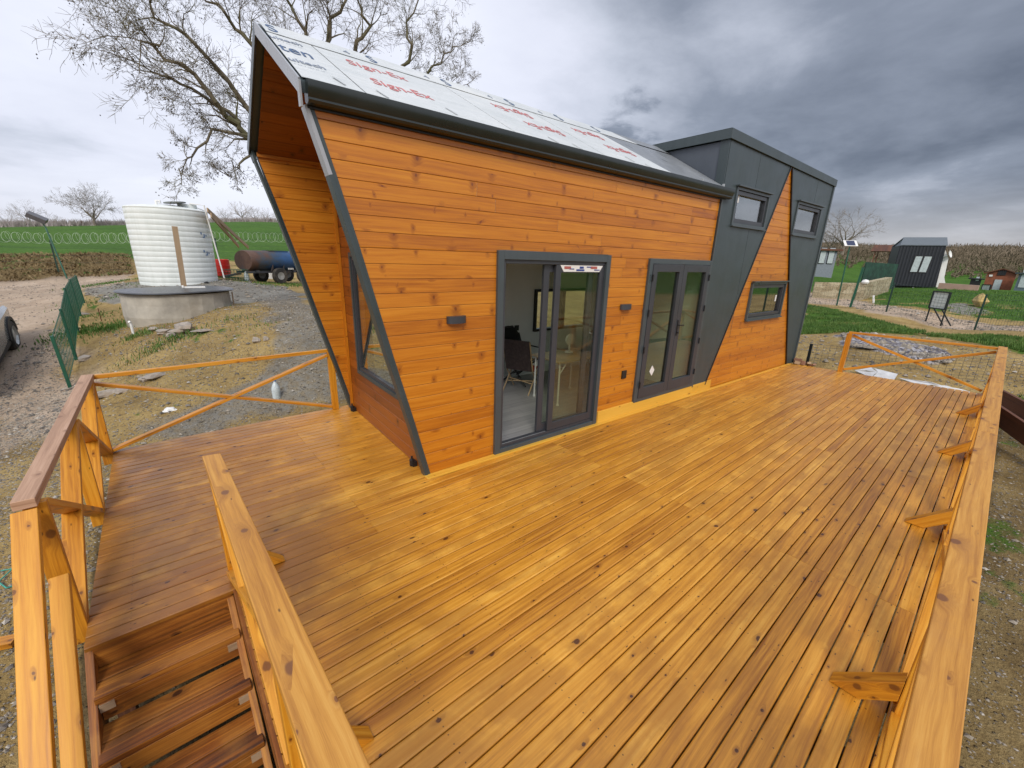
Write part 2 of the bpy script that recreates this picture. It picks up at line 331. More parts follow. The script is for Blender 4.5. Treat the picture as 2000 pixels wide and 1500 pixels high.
# ------------------------------------------------------------ terrain
CP=np.array([(-1.61,11.89,-0.52),(-1.56,13.11,-0.19),(-1.63,15.11,0.13),(-1.74,17.31,0.29),(-1.83,19.92,0.39),(-0.83,14.98,0.21),(0.32,13.8,0.43),(1.86,14.88,0.63),(1.07,13.86,0.66),(1.51,14.02,0.76),(-0.13,13.7,0.44),(0.94,21.98,0.97),(-0.09,22.0,1.02),(2.25,21.89,1.07),(4.64,25.58,0.86),(-4.22,28.69,0.41),(-2.58,14.27,-0.25),(-3.39,17.68,0.04),(-4.98,34.64,0.57),(-5.05,36.25,1.28),(-2.49,33.91,0.83),(-2.47,35.41,1.47),(6.74,30.26,1.39),(4.87,32.64,1.45),(-6.82,40.43,1.51),(-0.95,40.99,1.83),(-14.88,139.21,5.83),(26.79,137.41,9.58),(-22.18,138.23,5.12),(10.25,54.04,2.85),(-7.2,64.6,2.42),(0.11,12.6,0.35),(-0.25,10.3,0.03),(1.02,10.35,0.17),(2.81,13.2,0.75),(2.25,8.92,0.19),(3.04,10.36,0.55),(20.75,3.23,0.14),(29.41,5.94,0.36),(23.99,-0.53,0.41),(26.88,2.52,0.41),(15.93,1.45,0.05),(13.18,2.91,-0.03),(13.43,1.4,-0.12),(18.17,3.46,0.1),(16.99,-0.45,0.29),(45.54,6.51,0.93),(46.83,3.98,1.08),(35.2,7.53,0.63),(50.41,12.77,1.5),(79.98,1.85,-0.22),(70.0,-0.29,0.51),(259.58,14.72,9.62),(255.68,47.18,10.05),(259.99,2.22,9.01),(251.44,66.16,10.48),(139.97,3.05,1.74),(137.83,24.58,2.56),(25.76,1.45,-0.01),(32.99,0.76,0.5),(22.46,4.94,0.1),(-1.0,8.2,-0.45),(1.5,8.0,-0.35),(3.0,8.2,-0.25),(8.0,8.0,-0.3),(6.0,4.0,-0.6),(10.0,4.5,-0.5),(13.0,3.0,-0.45),(13.5,-0.5,-0.6),(12.0,-2.0,-0.7),(8.0,-2.0,-0.8),(3.0,-2.0,-0.85),(0.0,1.0,-0.85),(-3.0,-3.0,-0.9),(-2.0,2.0,-0.85),(-1.6,5.0,-0.75),(-3.0,7.0,-0.7),(-4.0,0.0,-0.9),(5.0,-5.0,-0.85),(13.0,-6.0,-0.7),(20.0,-6.0,-0.4),(0.0,-15.0,-1.0),(20.0,-20.0,-0.6),(-20.0,0.0,-0.6),(-20.0,15.0,-0.2),(-20.0,-20.0,-1.1),(40.0,-20.0,0.0),(0.0,-60.0,-1.0),(-60.0,0.0,0.0),(-60.0,60.0,3.0),(12.0,14.0,0.2),(25.0,14.0,0.4),(25.0,30.0,1.0),(60.0,60.0,4.0),(100.0,100.0,8.0),(200.0,200.0,12.0),(50.0,140.0,9.5),(0.0,320.0,2.0),(100.0,350.0,4.0),(-60.0,320.0,0.0),(450.0,20.0,6.0),(450.0,100.0,6.0),(400.0,400.0,6.0),(300.0,-100.0,5.0),(-300.0,0.0,2.0),(0.0,-400.0,-2.0),(10.0,40.0,1.6),(20.0,60.0,3.0)])
def wp(x,y):
    r=np.hypot(x,y)+1e-9; k=np.log1p(r/6)/r*6
    return np.stack([x*k,y*k],-1)
def kern(A,B):
    d=((A[:,None,:]-B[None])**2).sum(-1); return .5*d*np.log(d+1e-9)
TA=wp(CP[:,0],CP[:,1]); n_=len(CP); Qm=np.hstack([np.ones((n_,1)),TA])
TS=np.linalg.solve(np.block([[kern(TA,TA)+np.eye(n_)*.05,Qm],[Qm.T,np.zeros((3,3))]]),np.r_[CP[:,2],0,0,0])
def gz(x,y):
    x=np.atleast_1d(np.asarray(x,float)); y=np.atleast_1d(np.asarray(y,float)); B=wp(x,y)
    return kern(B,TA)@TS[:-3]+TS[-3]+B@TS[-2:]
def gz1(x,y): return float(gz(x,y)[0])
def vnoise(x,y,s,seed=0):
    """cheap smooth value noise on numpy arrays"""
    rs=np.random.RandomState(seed); T=rs.rand(256,256); x=x*s; y=y*s
    xi=np.floor(x).astype(int); yi=np.floor(y).astype(int); fx=x-xi; fy=y-yi; fx=fx*fx*(3-2*fx); fy=fy*fy*(3-2*fy)
    a=T[xi%256,yi%256]; b=T[(xi+1)%256,yi%256]; c=T[xi%256,(yi+1)%256]; d=T[(xi+1)%256,(yi+1)%256]
    return (a*(1-fx)+b*fx)*(1-fy)+(c*(1-fx)+d*fx)*fy
def fbm(x,y,s,seed=0,o=4):
    v=0; w=.5
    for i in range(o): v=v+w*vnoise(x,y,s*2**i,seed+i); w*=.5
    return v/(1-.5**o)
def inpoly(x,y,poly,soft):
    """signed soft mask: 1 inside, fading over 'soft' metres across the edge"""
    p=np.array(poly); n=len(p); ins=np.zeros(x.shape,bool); dmin=np.full(x.shape,1e9)
    for i in range(n):
        x0,y0=p[i]; x1,y1=p[(i+1)%n]
        c=((y0>y)!=(y1>y)); 
        with np.errstate(divide='ignore',invalid='ignore'): ins^= c&(x<(x1-x0)*(y-y0)/(y1-y0+1e-12)+x0)
        dx,dy=x1-x0,y1-y0; t=np.clip(((x-x0)*dx+(y-y0)*dy)/(dx*dx+dy*dy+1e-12),0,1)
        dmin=np.minimum(dmin,np.hypot(x-x0-t*dx,y-y0-t*dy))
    s=np.where(ins,dmin,-dmin); return np.clip(.5+s/soft,0,1)
# zones of the ground, in world metres (x,y)
Z=dict(
 road=[(-6.75,32.65),(-4.11,33.90),(-0.65,31.34),(-0.96,22.71),(-2.06,24.48),(-2.11,21.12),(-1.82,15.91),(-2.03,13.73),(-2.05,11.40),(-1.83,8.26),(-2.05,7.27)],
 bank=[(-8.54,43.12),(-3.95,38.18),(-0.80,39.36),(-0.65,30.86),(-4.09,33.59),(-6.75,32.65)],
 pad=[(-2.07,25.09),(-0.09,22.08),(2.37,21.41),(4.42,20.28),(3.92,15.32),(2.05,15.74),(-1.02,18.67),(-1.94,21.61)],
 slate=[(2.79,17.51),(3.83,14.40),(3.25,9.36),(2.66,7.62),(1.69,7.42),(0.09,7.28),(-0.73,7.60),(-0.85,8.16),(-0.13,8.52),(0.90,9.01),(1.90,9.44),(1.89,11.17)],
 purple=[(-2.26,16.41),(-1.66,13.34),(-1.35,11.27),(-1.43,8.78),(-2.06,9.37),(-2.82,11.79),(-2.68,13.76)],
 near=[(-2.73,10.16),(-1.98,10.35),(-0.88,8.20),(-0.75,7.32),(-0.92,3.13),(-1.44,3.54)],
 grassR1=[(28.13,7.93),(27.22,6.57),(23.91,3.81),(20.31,1.13),(19.39,-0.90),(16.71,-1.07),(17.80,0.42),(19.76,1.82),(19.36,2.98),(17.79,3.96),(17.01,4.66)],
 grassR2=[(43.81,12.57),(48.04,10.53),(38.41,8.28),(34.16,9.63)],
 mound=[(28.89,4.74),(38.51,5.96),(44.17,3.72),(47.16,2.06),(50.23,-1.93),(28.01,-1.37),(28.94,0.97),(30.12,2.90)],
 path=[(33.49,10.05),(35.15,7.52),(31.35,5.19),(28.33,2.88),(28.15,0.92),(25.29,-1.27),(20.76,-1.12),(23.61,0.68),(24.57,2.21),(26.01,4.20),(28.94,6.07),(28.22,8.36)],
 path2=[(34.94,1.65),(33.26,1.15),(30.90,0.66),(29.19,1.07),(30.79,2.00),(33.22,2.38)],
 pile=[(16.74,3.29),(18.31,2.79),(16.68,1.45),(15.49,0.52),(14.95,0.63),(14.69,1.70),(14.64,2.69)],
 sandR=[(16.95,4.79),(17.39,3.86),(19.25,1.76),(17.49,0.40),(16.61,-1.07),(14.17,-1.14),(13.62,0.03),(12.50,1.68),(13.56,3.70)],
 tuftR=[(14.39,-0.39),(14.94,-1.12),(12.80,-1.16),(13.36,-0.47)],
 nearR=[(13.5,-.2),(13.5,-9),(-4,-9),(-4,-.2)],
)
def ground_sheet():
    az=np.concatenate([np.arange(-30,112,.32),np.arange(112,330,2.5)]); az=np.radians(az)
    rr=[0.4]
    while rr[-1]<470: rr.append(rr[-1]*1.017+.012)
    rr=np.array(rr); A,Rr=np.meshgrid(az,rr,indexing='ij'); X=np.sin(A)*Rr; Y=np.cos(A)*Rr
    x=X.ravel(); y=Y.ravel(); z=np.concatenate([gz(x[i:i+20000],y[i:i+20000]) for i in range(0,len(x),20000)])
    r=Rr.ravel(); near=np.clip((60-r)/40,0,1)
    z=z+near*((fbm(x,y,.55,3)-.5)*.16+(fbm(x,y,2.3,9)-.5)*.07)*np.clip((r-4)/6,.25,1)
    w={k:inpoly(x+(fbm(x,y,1.1,21)-.5)*1.2,y+(fbm(x,y,1.1,37)-.5)*1.2,p,.5 if k in('path','path2','pile','slate','pad') else .9) for k,p in Z.items()}
    z=z+w['pile']*.16+w['pile']*(fbm(x,y,9,5)-.5)*.10
    # under the house and the deck the ground must stay below
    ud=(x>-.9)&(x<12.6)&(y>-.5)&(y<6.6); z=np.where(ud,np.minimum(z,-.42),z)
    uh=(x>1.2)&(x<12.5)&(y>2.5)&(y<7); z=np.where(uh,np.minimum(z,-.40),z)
    far=np.clip((r-33)/5,0,1)*((np.degrees(np.arctan2(x,y))<50)&(np.degrees(np.arctan2(x,y))>-60))
    tuft=np.clip((fbm(x,y,1.9,55)-.63)*7,0,1)*(x<6)*(y>8)*(1-w['slate'])*.62
    gR=np.clip(w['grassR1']+w['grassR2']+w['mound']+w['tuftR'],0,1)
    backg=np.clip((r-30)/8,0,1)*(np.degrees(np.arctan2(x,y))>=50)*.8
    grass=np.clip(np.maximum.reduce([far,tuft,gR*np.clip((fbm(x,y,1.6,71)-.34)*6,0,1),backg]),0,1)
    grass=np.maximum(grass,np.clip((fbm(x,y,1.8,15)-.56)*8,0,1)*w['nearR']*.55)
    for k in('road','path','path2','pad','slate','pile','purple'): grass*=1-w[k]
    grass*=1-w['bank']*.8
    grass=np.where(x<6,grass*(1-w['near']),grass)
    grey=np.clip(np.maximum.reduce([w['pad']*.9,w['slate']*.60,w['near']*.30,w['path']*.5,w['path2'],w['purple']*.35,w['nearR']*.12]),0,1)
    pink=np.clip(np.maximum.reduce([w['road']*(1-w['purple']*.3),w['purple'],w['path']*.8,w['bank']*.15]),0,1)
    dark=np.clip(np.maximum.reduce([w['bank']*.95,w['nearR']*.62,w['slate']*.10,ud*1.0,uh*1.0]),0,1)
    pile=w['pile']
    na,nr=A.shape; idx=np.arange(na*nr).reshape(na,nr)
    a=idx[:,:-1]; b=np.roll(idx,-1,0)[:,:-1]; c=np.roll(idx,-1,0)[:,1:]; d=idx[:,1:]
    F=np.stack([a,d,c,b],-1).reshape(-1,4)
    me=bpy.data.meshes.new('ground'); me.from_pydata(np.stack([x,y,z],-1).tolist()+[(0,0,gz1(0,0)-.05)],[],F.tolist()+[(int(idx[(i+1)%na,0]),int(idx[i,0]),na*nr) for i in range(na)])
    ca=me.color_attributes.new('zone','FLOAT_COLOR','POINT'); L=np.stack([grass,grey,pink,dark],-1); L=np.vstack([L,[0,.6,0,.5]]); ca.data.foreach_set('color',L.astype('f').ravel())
    pa=me.attributes.new('pile','FLOAT','POINT'); pa.data.foreach_set('value',np.r_[pile,0].astype('f'))
    me.polygons.foreach_set('use_smooth',[True]*len(me.polygons))
    o=bpy.data.objects.new('ground',me); COL.objects.link(o); o['kind']='structure'
    return o
def ground_mat():
    m,g,p=newmat('ground_earth'); V=g.n('ShaderNodeTexCoord').outputs['Object']
    z=g.n('ShaderNodeAttribute',attribute_name='zone'); sc=g.n('ShaderNodeSeparateColor'); g.link(z.outputs['Color'],sc.inputs[0])
    grass,grey,pink=sc.outputs[0],sc.outputs[1],sc.outputs[2]; dark=z.outputs['Alpha']
    pile=g.n('ShaderNodeAttribute',attribute_name='pile').outputs['Fac']
    n1=g.noise(V,1.1,8,.65,.3); n2=g.noise(V,9,6,.7); n3=g.noise(V,38,4,.7); n0=g.noise(V,.28,4,.6)
    mixn=g.math('ADD',g.math('MULTIPLY',n1,.45),g.math('ADD',g.math('MULTIPLY',n2,.35),g.math('MULTIPLY',n3,.25)))
    sand=g.ramp(mixn,[(.30,(.10,.068,.028)),(.46,(.29,.200,.080)),(.60,(.43,.315,.135)),(.76,(.54,.43,.24))])
    gry=g.ramp(mixn,[(.30,(.10,.096,.084)),(.48,(.205,.197,.175)),(.62,(.30,.29,.262)),(.80,(.42,.41,.37))])
    pk=g.ramp(mixn,[(.30,(.26,.190,.14)),(.5,(.46,.355,.265)),(.68,(.56,.455,.36)),(.82,(.62,.54,.46))])
    c=g.mix(g.mr(g.math('ADD',grey,g.math('MULTIPLY',g.math('SUBTRACT',n2,.5),.6)),.35,.65),sand,gry)
    c=g.mix(g.mr(g.math('ADD',pink,g.math('MULTIPLY',g.math('SUBTRACT',n1,.5),.5)),.30,.7),c,pk)
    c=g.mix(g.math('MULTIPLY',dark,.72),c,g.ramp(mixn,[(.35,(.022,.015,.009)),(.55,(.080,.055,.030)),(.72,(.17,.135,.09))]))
    pb=g.vor(V,16); pc=g.n('ShaderNodeSeparateColor'); g.link(pb.outputs['Color'],pc.inputs[0])
    pil=g.ramp(pc.outputs[0],[(0,(.05,.05,.065)),(.5,(.20,.19,.22)),(1,(.55,.54,.57))])
    c=g.mix(g.mr(g.math('ADD',pile,g.math('MULTIPLY',g.math('SUBTRACT',n2,.5),.5)),.4,.6),c,pil)
    c=g.mix(g.mr(g.noise(V,.75,5,.6,.6),.40,.66,.0,.55),c,g.mix(.5,c,(.07,.05,.03)))
    # small stones
    st=g.vor(V,26); s2=g.n('ShaderNodeSeparateColor'); g.link(st.outputs['Color'],s2.inputs[0])
    sm=g.math('MULTIPLY',g.math('LESS_THAN',s2.outputs[1],.22),g.math('SUBTRACT',1.0,g.mr(st.outputs['Distance'],.22,.38)))
    c=g.mix(g.math('MULTIPLY',sm,.55),c,g.ramp(s2.outputs[0],[(0,(.10,.092,.082)),(1,(.31,.28,.24))]))
    gn=g.noise(g.scale(V,(1,1,1)),3.2,6,.75); gfar=g.noise(V,.16,5,.6)
    gc=g.ramp(g.math('ADD',g.math('MULTIPLY',gn,.7),g.math('MULTIPLY',gfar,.3)),[(.30,(.022,.052,.007)),(.46,(.045,.110,.013)),(.60,(.075,.160,.020)),(.74,(.15,.19,.05))])
    c=g.mix(g.mr(g.math('ADD',grass,g.math('MULTIPLY',g.math('SUBTRACT',n2,.5),.9)),.35,.62),c,gc)
    g.link(c,p.inputs['Base Color']); p.inputs['Roughness'].default_value=.95; p.inputs['Specular IOR Level'].default_value=.15
    bump(g,p,g.math('ADD',g.math('MULTIPLY',n2,.5),g.math('ADD',g.math('MULTIPLY',n3,.3),g.math('MULTIPLY',sm,.35))),1.0,.08)
    return m
ground=ground_sheet(); ground.data.materials.append(ground_mat())

# ------------------------------------------------------------ wooden deck
DX0,DX1=-.655,11.70
def deck_end(y): return 11.71+(3.07-y)*.115
deck=empty('wooden_deck',(0,0,-.85),0,'large honey brown timber deck wrapping two sides of the slanted cabin','deck')
def L_(p): return (p[0],p[1],p[2]+.85)
b=MB(); k=0; y=-.095-.0995
while y<6.24:
    y0=y; y1=y+.0995; yc=(y0+y1)/2
    xs=.10 if yc<3.03 else DX0
    xe=deck_end(yc)
    if yc>3.72: xe=2.35
    cuts=[xs]
    for c in (3.62,6.3 if k%2 else 6.3,9.2): 
        if xs+.3<c<xe-.3: cuts.append(c+random.uniform(-.008,.008))
    if xs<0: cuts.insert(1,1.12+random.choice((0,0,.45)))
    cuts.append(xe+random.uniform(-.01,.01))
    for c0,c1 in zip(cuts[:-1],cuts[1:]):
        g_=.0038; dz=random.uniform(-.0012,.0012); ch=.0045; zt=.85+dz
        ya,yb=y0+g_+.0,y1-g_; xa,xb=c0+.0012,c1-.0012
        b.r=random.random(); o1=random.uniform(0,60); o2=random.uniform(0,60)
        prof=[(ya,zt-.028),(ya,zt-ch),(ya+ch*.8,zt-ch*.25),(ya+ch*2,zt),(yb-ch*2,zt),(yb-ch*.8,zt-ch*.25),(yb,zt-ch),(yb,zt-.028)]
        for i in range(7):
            (p,q),(p2,q2)=prof[i],prof[i+1]
            b.face([(xa,p,q),(xb,p,q),(xb,p2,q2),(xa,p2,q2)],[(xa+o1,p+o2),(xb+o1,p+o2),(xb+o1,p2+o2),(xa+o1,p2+o2)])
        for xx in(xa,xb): b.face([(xx,q[0],q[1]) for q in prof],[(q[0]+o1,q[1]+o2) for q in prof])
    y+=.0995; k+=1
b.build('floorboards',M_deck,deck)
b=MB()   # joists and rim boards below the boards
b.beam((.12,-.20,.74),(12.0,-.20,.74),.045,.16); b.beam((DX0+.02,3.06,.74),(DX0+.02,6.2,.74),.045,.16); b.beam((DX0,6.25,.74),(2.2,6.25,.74),.045,.16)
b.beam((12.06,-.2,.74),(11.68,3.1,.74),.045,.16)
b.beam((.125,-.18,.74),(.125,3.03,.74),.045,.16)
for i in range(20): b.beam((.45+i*.6,-.15,.735),(.45+i*.6,3.5,.735),.05,.15)
for i in range(8): b.beam((-.6,3.3+i*.4,.735),(2.2,3.3+i*.4,.735),.05,.15)
for x in (.2,2.6,5.05,7.5,9.95,11.9):
    for yy in (-.15,1.6,3.2): b.beam((x,yy,.66),(x,yy,-.2),.09,.09,(0,1,0))
for yy in (3.2,4.75,6.15):
    for x in(-.6,.9,2.1): b.beam((x,yy,.66),(x,yy,-.2),.09,.09,(0,1,0))
b.build('joists',M_old,deck)
# stair well at the left front corner: risers, treads, stringers
TR=.185; TG=.262
stz=lambda i:-TR*i
for i in range(0,4):
    yf=3.035-TG*i; zt=.85-TR*(i+1)
    b=MB()
    if i==0: b.box((-.28,3.030,.85-.105),(.70,.040,.155),long=0)
    b.box((-.285,yf-.07,zt-.022),(.70,.125,.044),long=0); b.box((-.285,yf-.20,zt-.022),(.70,.122,.044),long=0)
    b.build('tread',M_stair,deck,bevel=.004)
    b=MB(); b.box((-.285,yf-.240,zt-.1065),(.67,.044,.125),long=0); b.build('riser',M_stair,deck,bevel=.003)
b=MB(); b.box((.092,1.5,.85-.14),(.024,3.06,.275),long=1); b.build('side_board',M_stair,deck,bevel=.003)
for x in (-.645,.058):
    b=MB(); h=.24
    b.prism([(x-.02,3.07,.83),(x-.02,1.85,.83-.86),(x-.02,1.85,.83-.86-.30),(x-.02,3.07,.83-.30)],(.04,0,0)); b.build('stringer',M_stair,deck,bevel=.004)
for i in range(3):
    for x in (-.59,.02): b=MB(); b.box((x,3.035-TG*i-.21,.85-TR*(i+1)-.075),(.065,.12,.05)); b.build('cleat',M_raw,deck)
# raised bright strip along the foot of the cabin wall is a part of the house, see below

# ------------------------------------------------------------ railings
CZ=.93
def rail_thing(name,label,loc): return empty(name,loc,0,label,'railing','timber railings of the deck')
def part(name,mat,root,fn,bevel=.004):
    b=MB(); fn(b); rl=root.location; b.v=[(a-rl[0],c-rl[1],d-rl[2]) for a,c,d in b.v]; return b.build(name,mat,root,bevel=bevel)
# front rail, beneath and right of the camera
fr=rail_thing('deck_railing','long front railing with broad pale cap running down the right side of the deck',(.15,-.15,0))
ycap=lambda x:-.158+(x-1.5)*.0045
part('cap_rail',M_cap,fr,lambda b:b.beam((.05,ycap(.05),CZ-.025),(5.35,ycap(5.35),CZ-.025),.118,.05))
part('cap_rail',M_cap,fr,lambda b:b.beam((5.354,ycap(5.354),CZ-.025),(9.0,ycap(9),CZ-.025),.118,.05))
part('cap_rail',M_cap,fr,lambda b:b.beam((9.004,ycap(9),CZ-.025),(12.20,ycap(12.2),CZ-.025),.118,.05))
FX=[.16,2.62,5.07,7.52,9.97,11.98]
for x in FX: part('post',M_rail,fr,lambda b:b.beam((x,ycap(x),0),(x,ycap(x),CZ-.05),.09,.07,(0,1,0)))
for x0,x1 in zip(FX[:-1],FX[1:]):
    part('cross_brace',M_rail,fr,lambda b:b.beam((x0+.05,ycap(x0),.04),(x1-.05,ycap(x1),CZ-.08),.098,.042))
    part('cross_brace',M_rail,fr,lambda b:b.beam((x0+.05,ycap(x0),CZ-.08),(x1-.05,ycap(x1),.04),.092,.042))
for x in FX[1:5]:
    part('foot_brace',M_rail,fr,lambda b:b.prism([(x-.045,.155,.004),(x-.045,-.115,.262),(x-.045,-.115,.13),(x-.045,.02,.004)],(.09,0,0)))
# middle rail between stair well and deck
mr=rail_thing('stair_railing','pale railing in the centre foreground between the stair well and the deck',(.12,3.2,0))
part('cap_rail',M_cap,mr,lambda b:b.prism([(.066,3.235,CZ-.05),(.166,3.215,CZ-.05),(.245,.55,CZ-.05),(.255,-.08,CZ-.05),(.115,-.08,CZ-.05),(.112,.55,CZ-.05)],(0,0,.05)))
for yy in (3.19,1.55): 
    xo=.115+(3.2-yy)*.022
    part('post',M_rail,mr,lambda b:b.beam((xo,yy,-.1),(xo,yy,CZ-.05),.07,.09,(0,1,0)))
for y0,y1 in ((3.14,1.6),(1.5,-.06)):
    xa=.115+(3.2-y0)*.022; xb=.115+(3.2-y1)*.022
    part('cross_brace',M_rail,mr,lambda b:b.beam((xa,y0,.04),(xb,y1,CZ-.08),.096,.042))
    part('cross_brace',M_rail,mr,lambda b:b.beam((xa,y0,CZ-.08),(xb,y1,.04),.090,.042))
for yy in (3.12,1.52):
    xo=.13+(3.2-yy)*.02
    part('foot_brace',M_rail,mr,lambda b:b.prism([(xo+.30,yy-.04,.004),(xo+.03,yy-.04,.26),(xo+.03,yy-.04,.13),(xo+.16,yy-.04,.004)],(0,.08,0)))
# left rail
lr=rail_thing('deck_railing','left side railing with reddish weathered cap beside the dirt road',(-.69,4.7,0))
part('cap_rail',M_pinkcap,lr,lambda b:b.prism([(-.772,3.17,CZ-.055),(-.680,3.17,CZ-.055),(-.645,6.20,CZ-.055),(-.742,6.20,CZ-.055)],(0,0,.055)))
LY=[3.24,4.75,6.18]
for yy in LY: part('post',M_rail,lr,lambda b:b.beam((-.702,yy,-.12),(-.702,yy,CZ-.055),.095,.045,(0,1,0)))
for y0,y1 in zip(LY[:-1],LY[1:]):
    part('cross_brace',M_rail,lr,lambda b:b.beam((-.705,y0+.02,.0),(-.705,y1-.04,CZ-.08),.105,.045))
    part('cross_brace',M_rail,lr,lambda b:b.beam((-.705,y0+.03,CZ-.08),(-.705,y1-.03,.02),.099,.045))
# rear rail
br=rail_thing('deck_railing','thin rear railing with crossed braces in front of the water tank',(.6,6.2,0))
part('cap_rail',M_rail,br,lambda b:b.beam((-.69,6.20,.895),(1.865,6.20,.905),.05,.045))
part('post',M_rail,br,lambda b:b.beam((1.815,6.20,.0),(1.815,6.20,.885),.09,.05,(0,1,0)))
part('cross_brace',M_rail,br,lambda b:b.beam((-.66,6.21,.025),(1.77,6.21,.84),.085,.035))
part('cross_brace',M_rail,br,lambda b:b.beam((-.66,6.21,.82),(1.77,6.21,.05),.080,.035))
# far rail
fa=rail_thing('deck_railing','short railing with crossed braces at the far end of the deck before the gravel heap',(11.9,1,0))
fx=lambda y:11.76+(2.15-y)*.10
part('cap_rail',M_rail,fa,lambda b:b.beam((fx(2.17),2.17,.90),(fx(-.10),-.10,.905),.06,.045))
part('post',M_rail,fa,lambda b:b.beam((fx(2.15),2.15,-.1),(fx(2.15),2.15,.88),.09,.09,(0,1,0)))
part('cross_brace',M_rail,fa,lambda b:b.beam((fx(2.10),2.10,.06),(fx(-.05),-.05,.84),.03,.05))
part('cross_brace',M_rail,fa,lambda b:b.beam((fx(2.10)+.04,2.10,.84),(fx(-.05)+.04,-.05,.06),.03,.05))
# sloping stair handrail at the far left
hr=rail_thing('stair_handrail','sloping yellow handrail going down beside the steps at the left edge',(-.73,3.0,0))
def hz_(y): return .885+(y-3.17)*.875
part('top_rail',M_rail,hr,lambda b:b.beam((-.728,3.165,hz_(3.165)-.02),(-.728,1.75,hz_(1.75)-.02),.10,.05))
part('lower_rail',M_rail,hr,lambda b:b.beam((-.682,3.14,hz_(3.14)-.43),(-.682,1.75,hz_(1.75)-.43),.082,.05))
part('post',M_rail,hr,lambda b:b.beam((-.74,2.0,-.9),(-.74,2.0,hz_(2.0)-.04),.08,.08,(0,1,0)))

# ------------------------------------------------------------ the slanted tiny house
HO=Vector((1.929,3.578,0.000)); HR=R(-2.482)
house=empty('tiny_house',HO,HR,'slanted tiny house clad in orange timber with anthracite metal tower','tiny house')
ROWP=.128
def clad(name,mat,parent,P,w0,w1,ulo,uhi,holes=(),pitch=ROWP,phase=0.0,joints=True):
    """lapped boards on a plane. P(u,w,depth) -> local point, depth grows into the wall"""
    b=MB(); j=math.floor((w0-phase)/pitch)
    while phase+j*pitch<w1-1e-6:
        a=max(w0,phase+j*pitch); c=min(w1,phase+(j+1)*pitch); full=(a,c); j+=1
        if c-a<.004: continue
        o1=random.uniform(0,60); o2=random.uniform(0,60)
        # split the row where an opening starts or stops
        ws=sorted({a,c}|{h[2] for h in holes if a<h[2]<c}|{h[3] for h in holes if a<h[3]<c})
        lo,hi=ulo((a+c)/2),uhi((a+c)/2)
        cuts=[]; x=lo+random.uniform(.8,3.6)
        while joints and x<hi-.25: cuts.append(x); x+=random.uniform(1.8,4.2)
        rs=[random.random() for _ in range(len(cuts)+1)]; ofs=[(random.uniform(0,60),random.uniform(0,60)) for _ in rs]
        for wa,wb in zip(ws[:-1],ws[1:]):
            m_=(wa+wb)/2
            iv=[(ulo(wa),ulo(wb),uhi(wa),uhi(wb))]
            for h in holes:
                if h[2]<m_<h[3]:
                    nv=[]
                    for (la,lb,ra,rb) in iv:
                        if h[0]<min(ra,rb) and h[1]>max(la,lb):
                            if h[0]>max(la,lb): nv.append((la,lb,h[0],h[0]))
                            if h[1]<min(ra,rb): nv.append((h[1],h[1],ra,rb))
                        else: nv.append((la,lb,ra,rb))
                    iv=nv
            for (la,lb,ra,rb) in iv:
                cs=[c_ for c_ in cuts if max(la,lb)+.02<c_<min(ra,rb)-.02]
                edges=[(la,lb)]+[(c_,c_) for c_ in cs]+[(ra,rb)]
                for e0,e1 in zip(edges[:-1],edges[1:]):
                    mid=(e0[0]+e1[0])/2; pi=sum(1 for c_ in cuts if c_<mid); b.r=rs[pi]; q1,q2=ofs[pi]
                    g0=.0012 if e0 in [(c_,c_) for c_ in cs] else 0; g1=.0012 if e1 in [(c_,c_) for c_ in cs] else 0
                    ua,ub,va,vb=e0[0]+g0,e0[1]+g0,e1[0]-g1,e1[1]-g1
                    top=abs(wb-c)<1e-6; bot=abs(wa-a)<1e-6
                    # profile: groove at the bottom, slight bevel on top, face a little tilted
                    pr=[]
                    if bot: pr+= [(wa,.012),(wa+.003,.012),(wa+.0055,.001)]
                    else: pr+=[(wa,.0)]
                    if top: pr+= [(wb-.0035,.0),(wb,.003),(wb,.010)]
                    else: pr+=[(wb,.0)]
                    H=wb-wa
                    def U(w_,s): 
                        t=(w_-wa)/H; return (ua+(ub-ua)*t) if s==0 else (va+(vb-va)*t)
                    for (p0,d0),(p1,d1) in zip(pr[:-1],pr[1:]):
                        qs=[(U(p0,0),p0,d0),(U(p0,1),p0,d0),(U(p1,1),p1,d1),(U(p1,0),p1,d1)]
                        b.face([P(*q) for q in qs],[(q[0]+q1,q[1]+q2) for q in qs])
    return b.build(name,mat,parent)
def wallcore(name,mat,parent,P,u0,u1,w0,w1,holes,d0,d1,reveal=None):
    """flat sheet pieces round rectangular openings"""
    us=sorted({u0,u1}|{h[0] for h in holes}|{h[1] for h in holes}); ws=sorted({w0,w1}|{h[2] for h in holes}|{h[3] for h in holes})
    b=MB()
    for a,c in zip(us[:-1],us[1:]):
        for e,f in zip(ws[:-1],ws[1:]):
            um,wm=(a+c)/2,(e+f)/2
            if any(h[0]<um<h[1] and h[2]<wm<h[3] for h in holes): continue
            for d in (d0,d1): b.face([P(a,e,d),P(c,e,d),P(c,f,d),P(a,f,d)],[(a,e),(c,e),(c,f),(a,f)])
    for h in holes:
        for (a,e,c,f) in ((h[0],h[2],h[0],h[3]),(h[1],h[2],h[1],h[3]),(h[0],h[2],h[1],h[2]),(h[0],h[3],h[1],h[3])):
            b.face([P(a,e,d0),P(c,f,d0),P(c,f,d1),P(a,e,d1)])
    for (a,e,c,f) in ((u0,w0,u0,w1),(u1,w0,u1,w1),(u0,w1,u1,w1)): b.face([P(a,e,d0),P(c,f,d0),P(c,f,d1),P(a,e,d1)])
    return b.build(name,mat,parent)
EW=3.27        # top of the wall boards
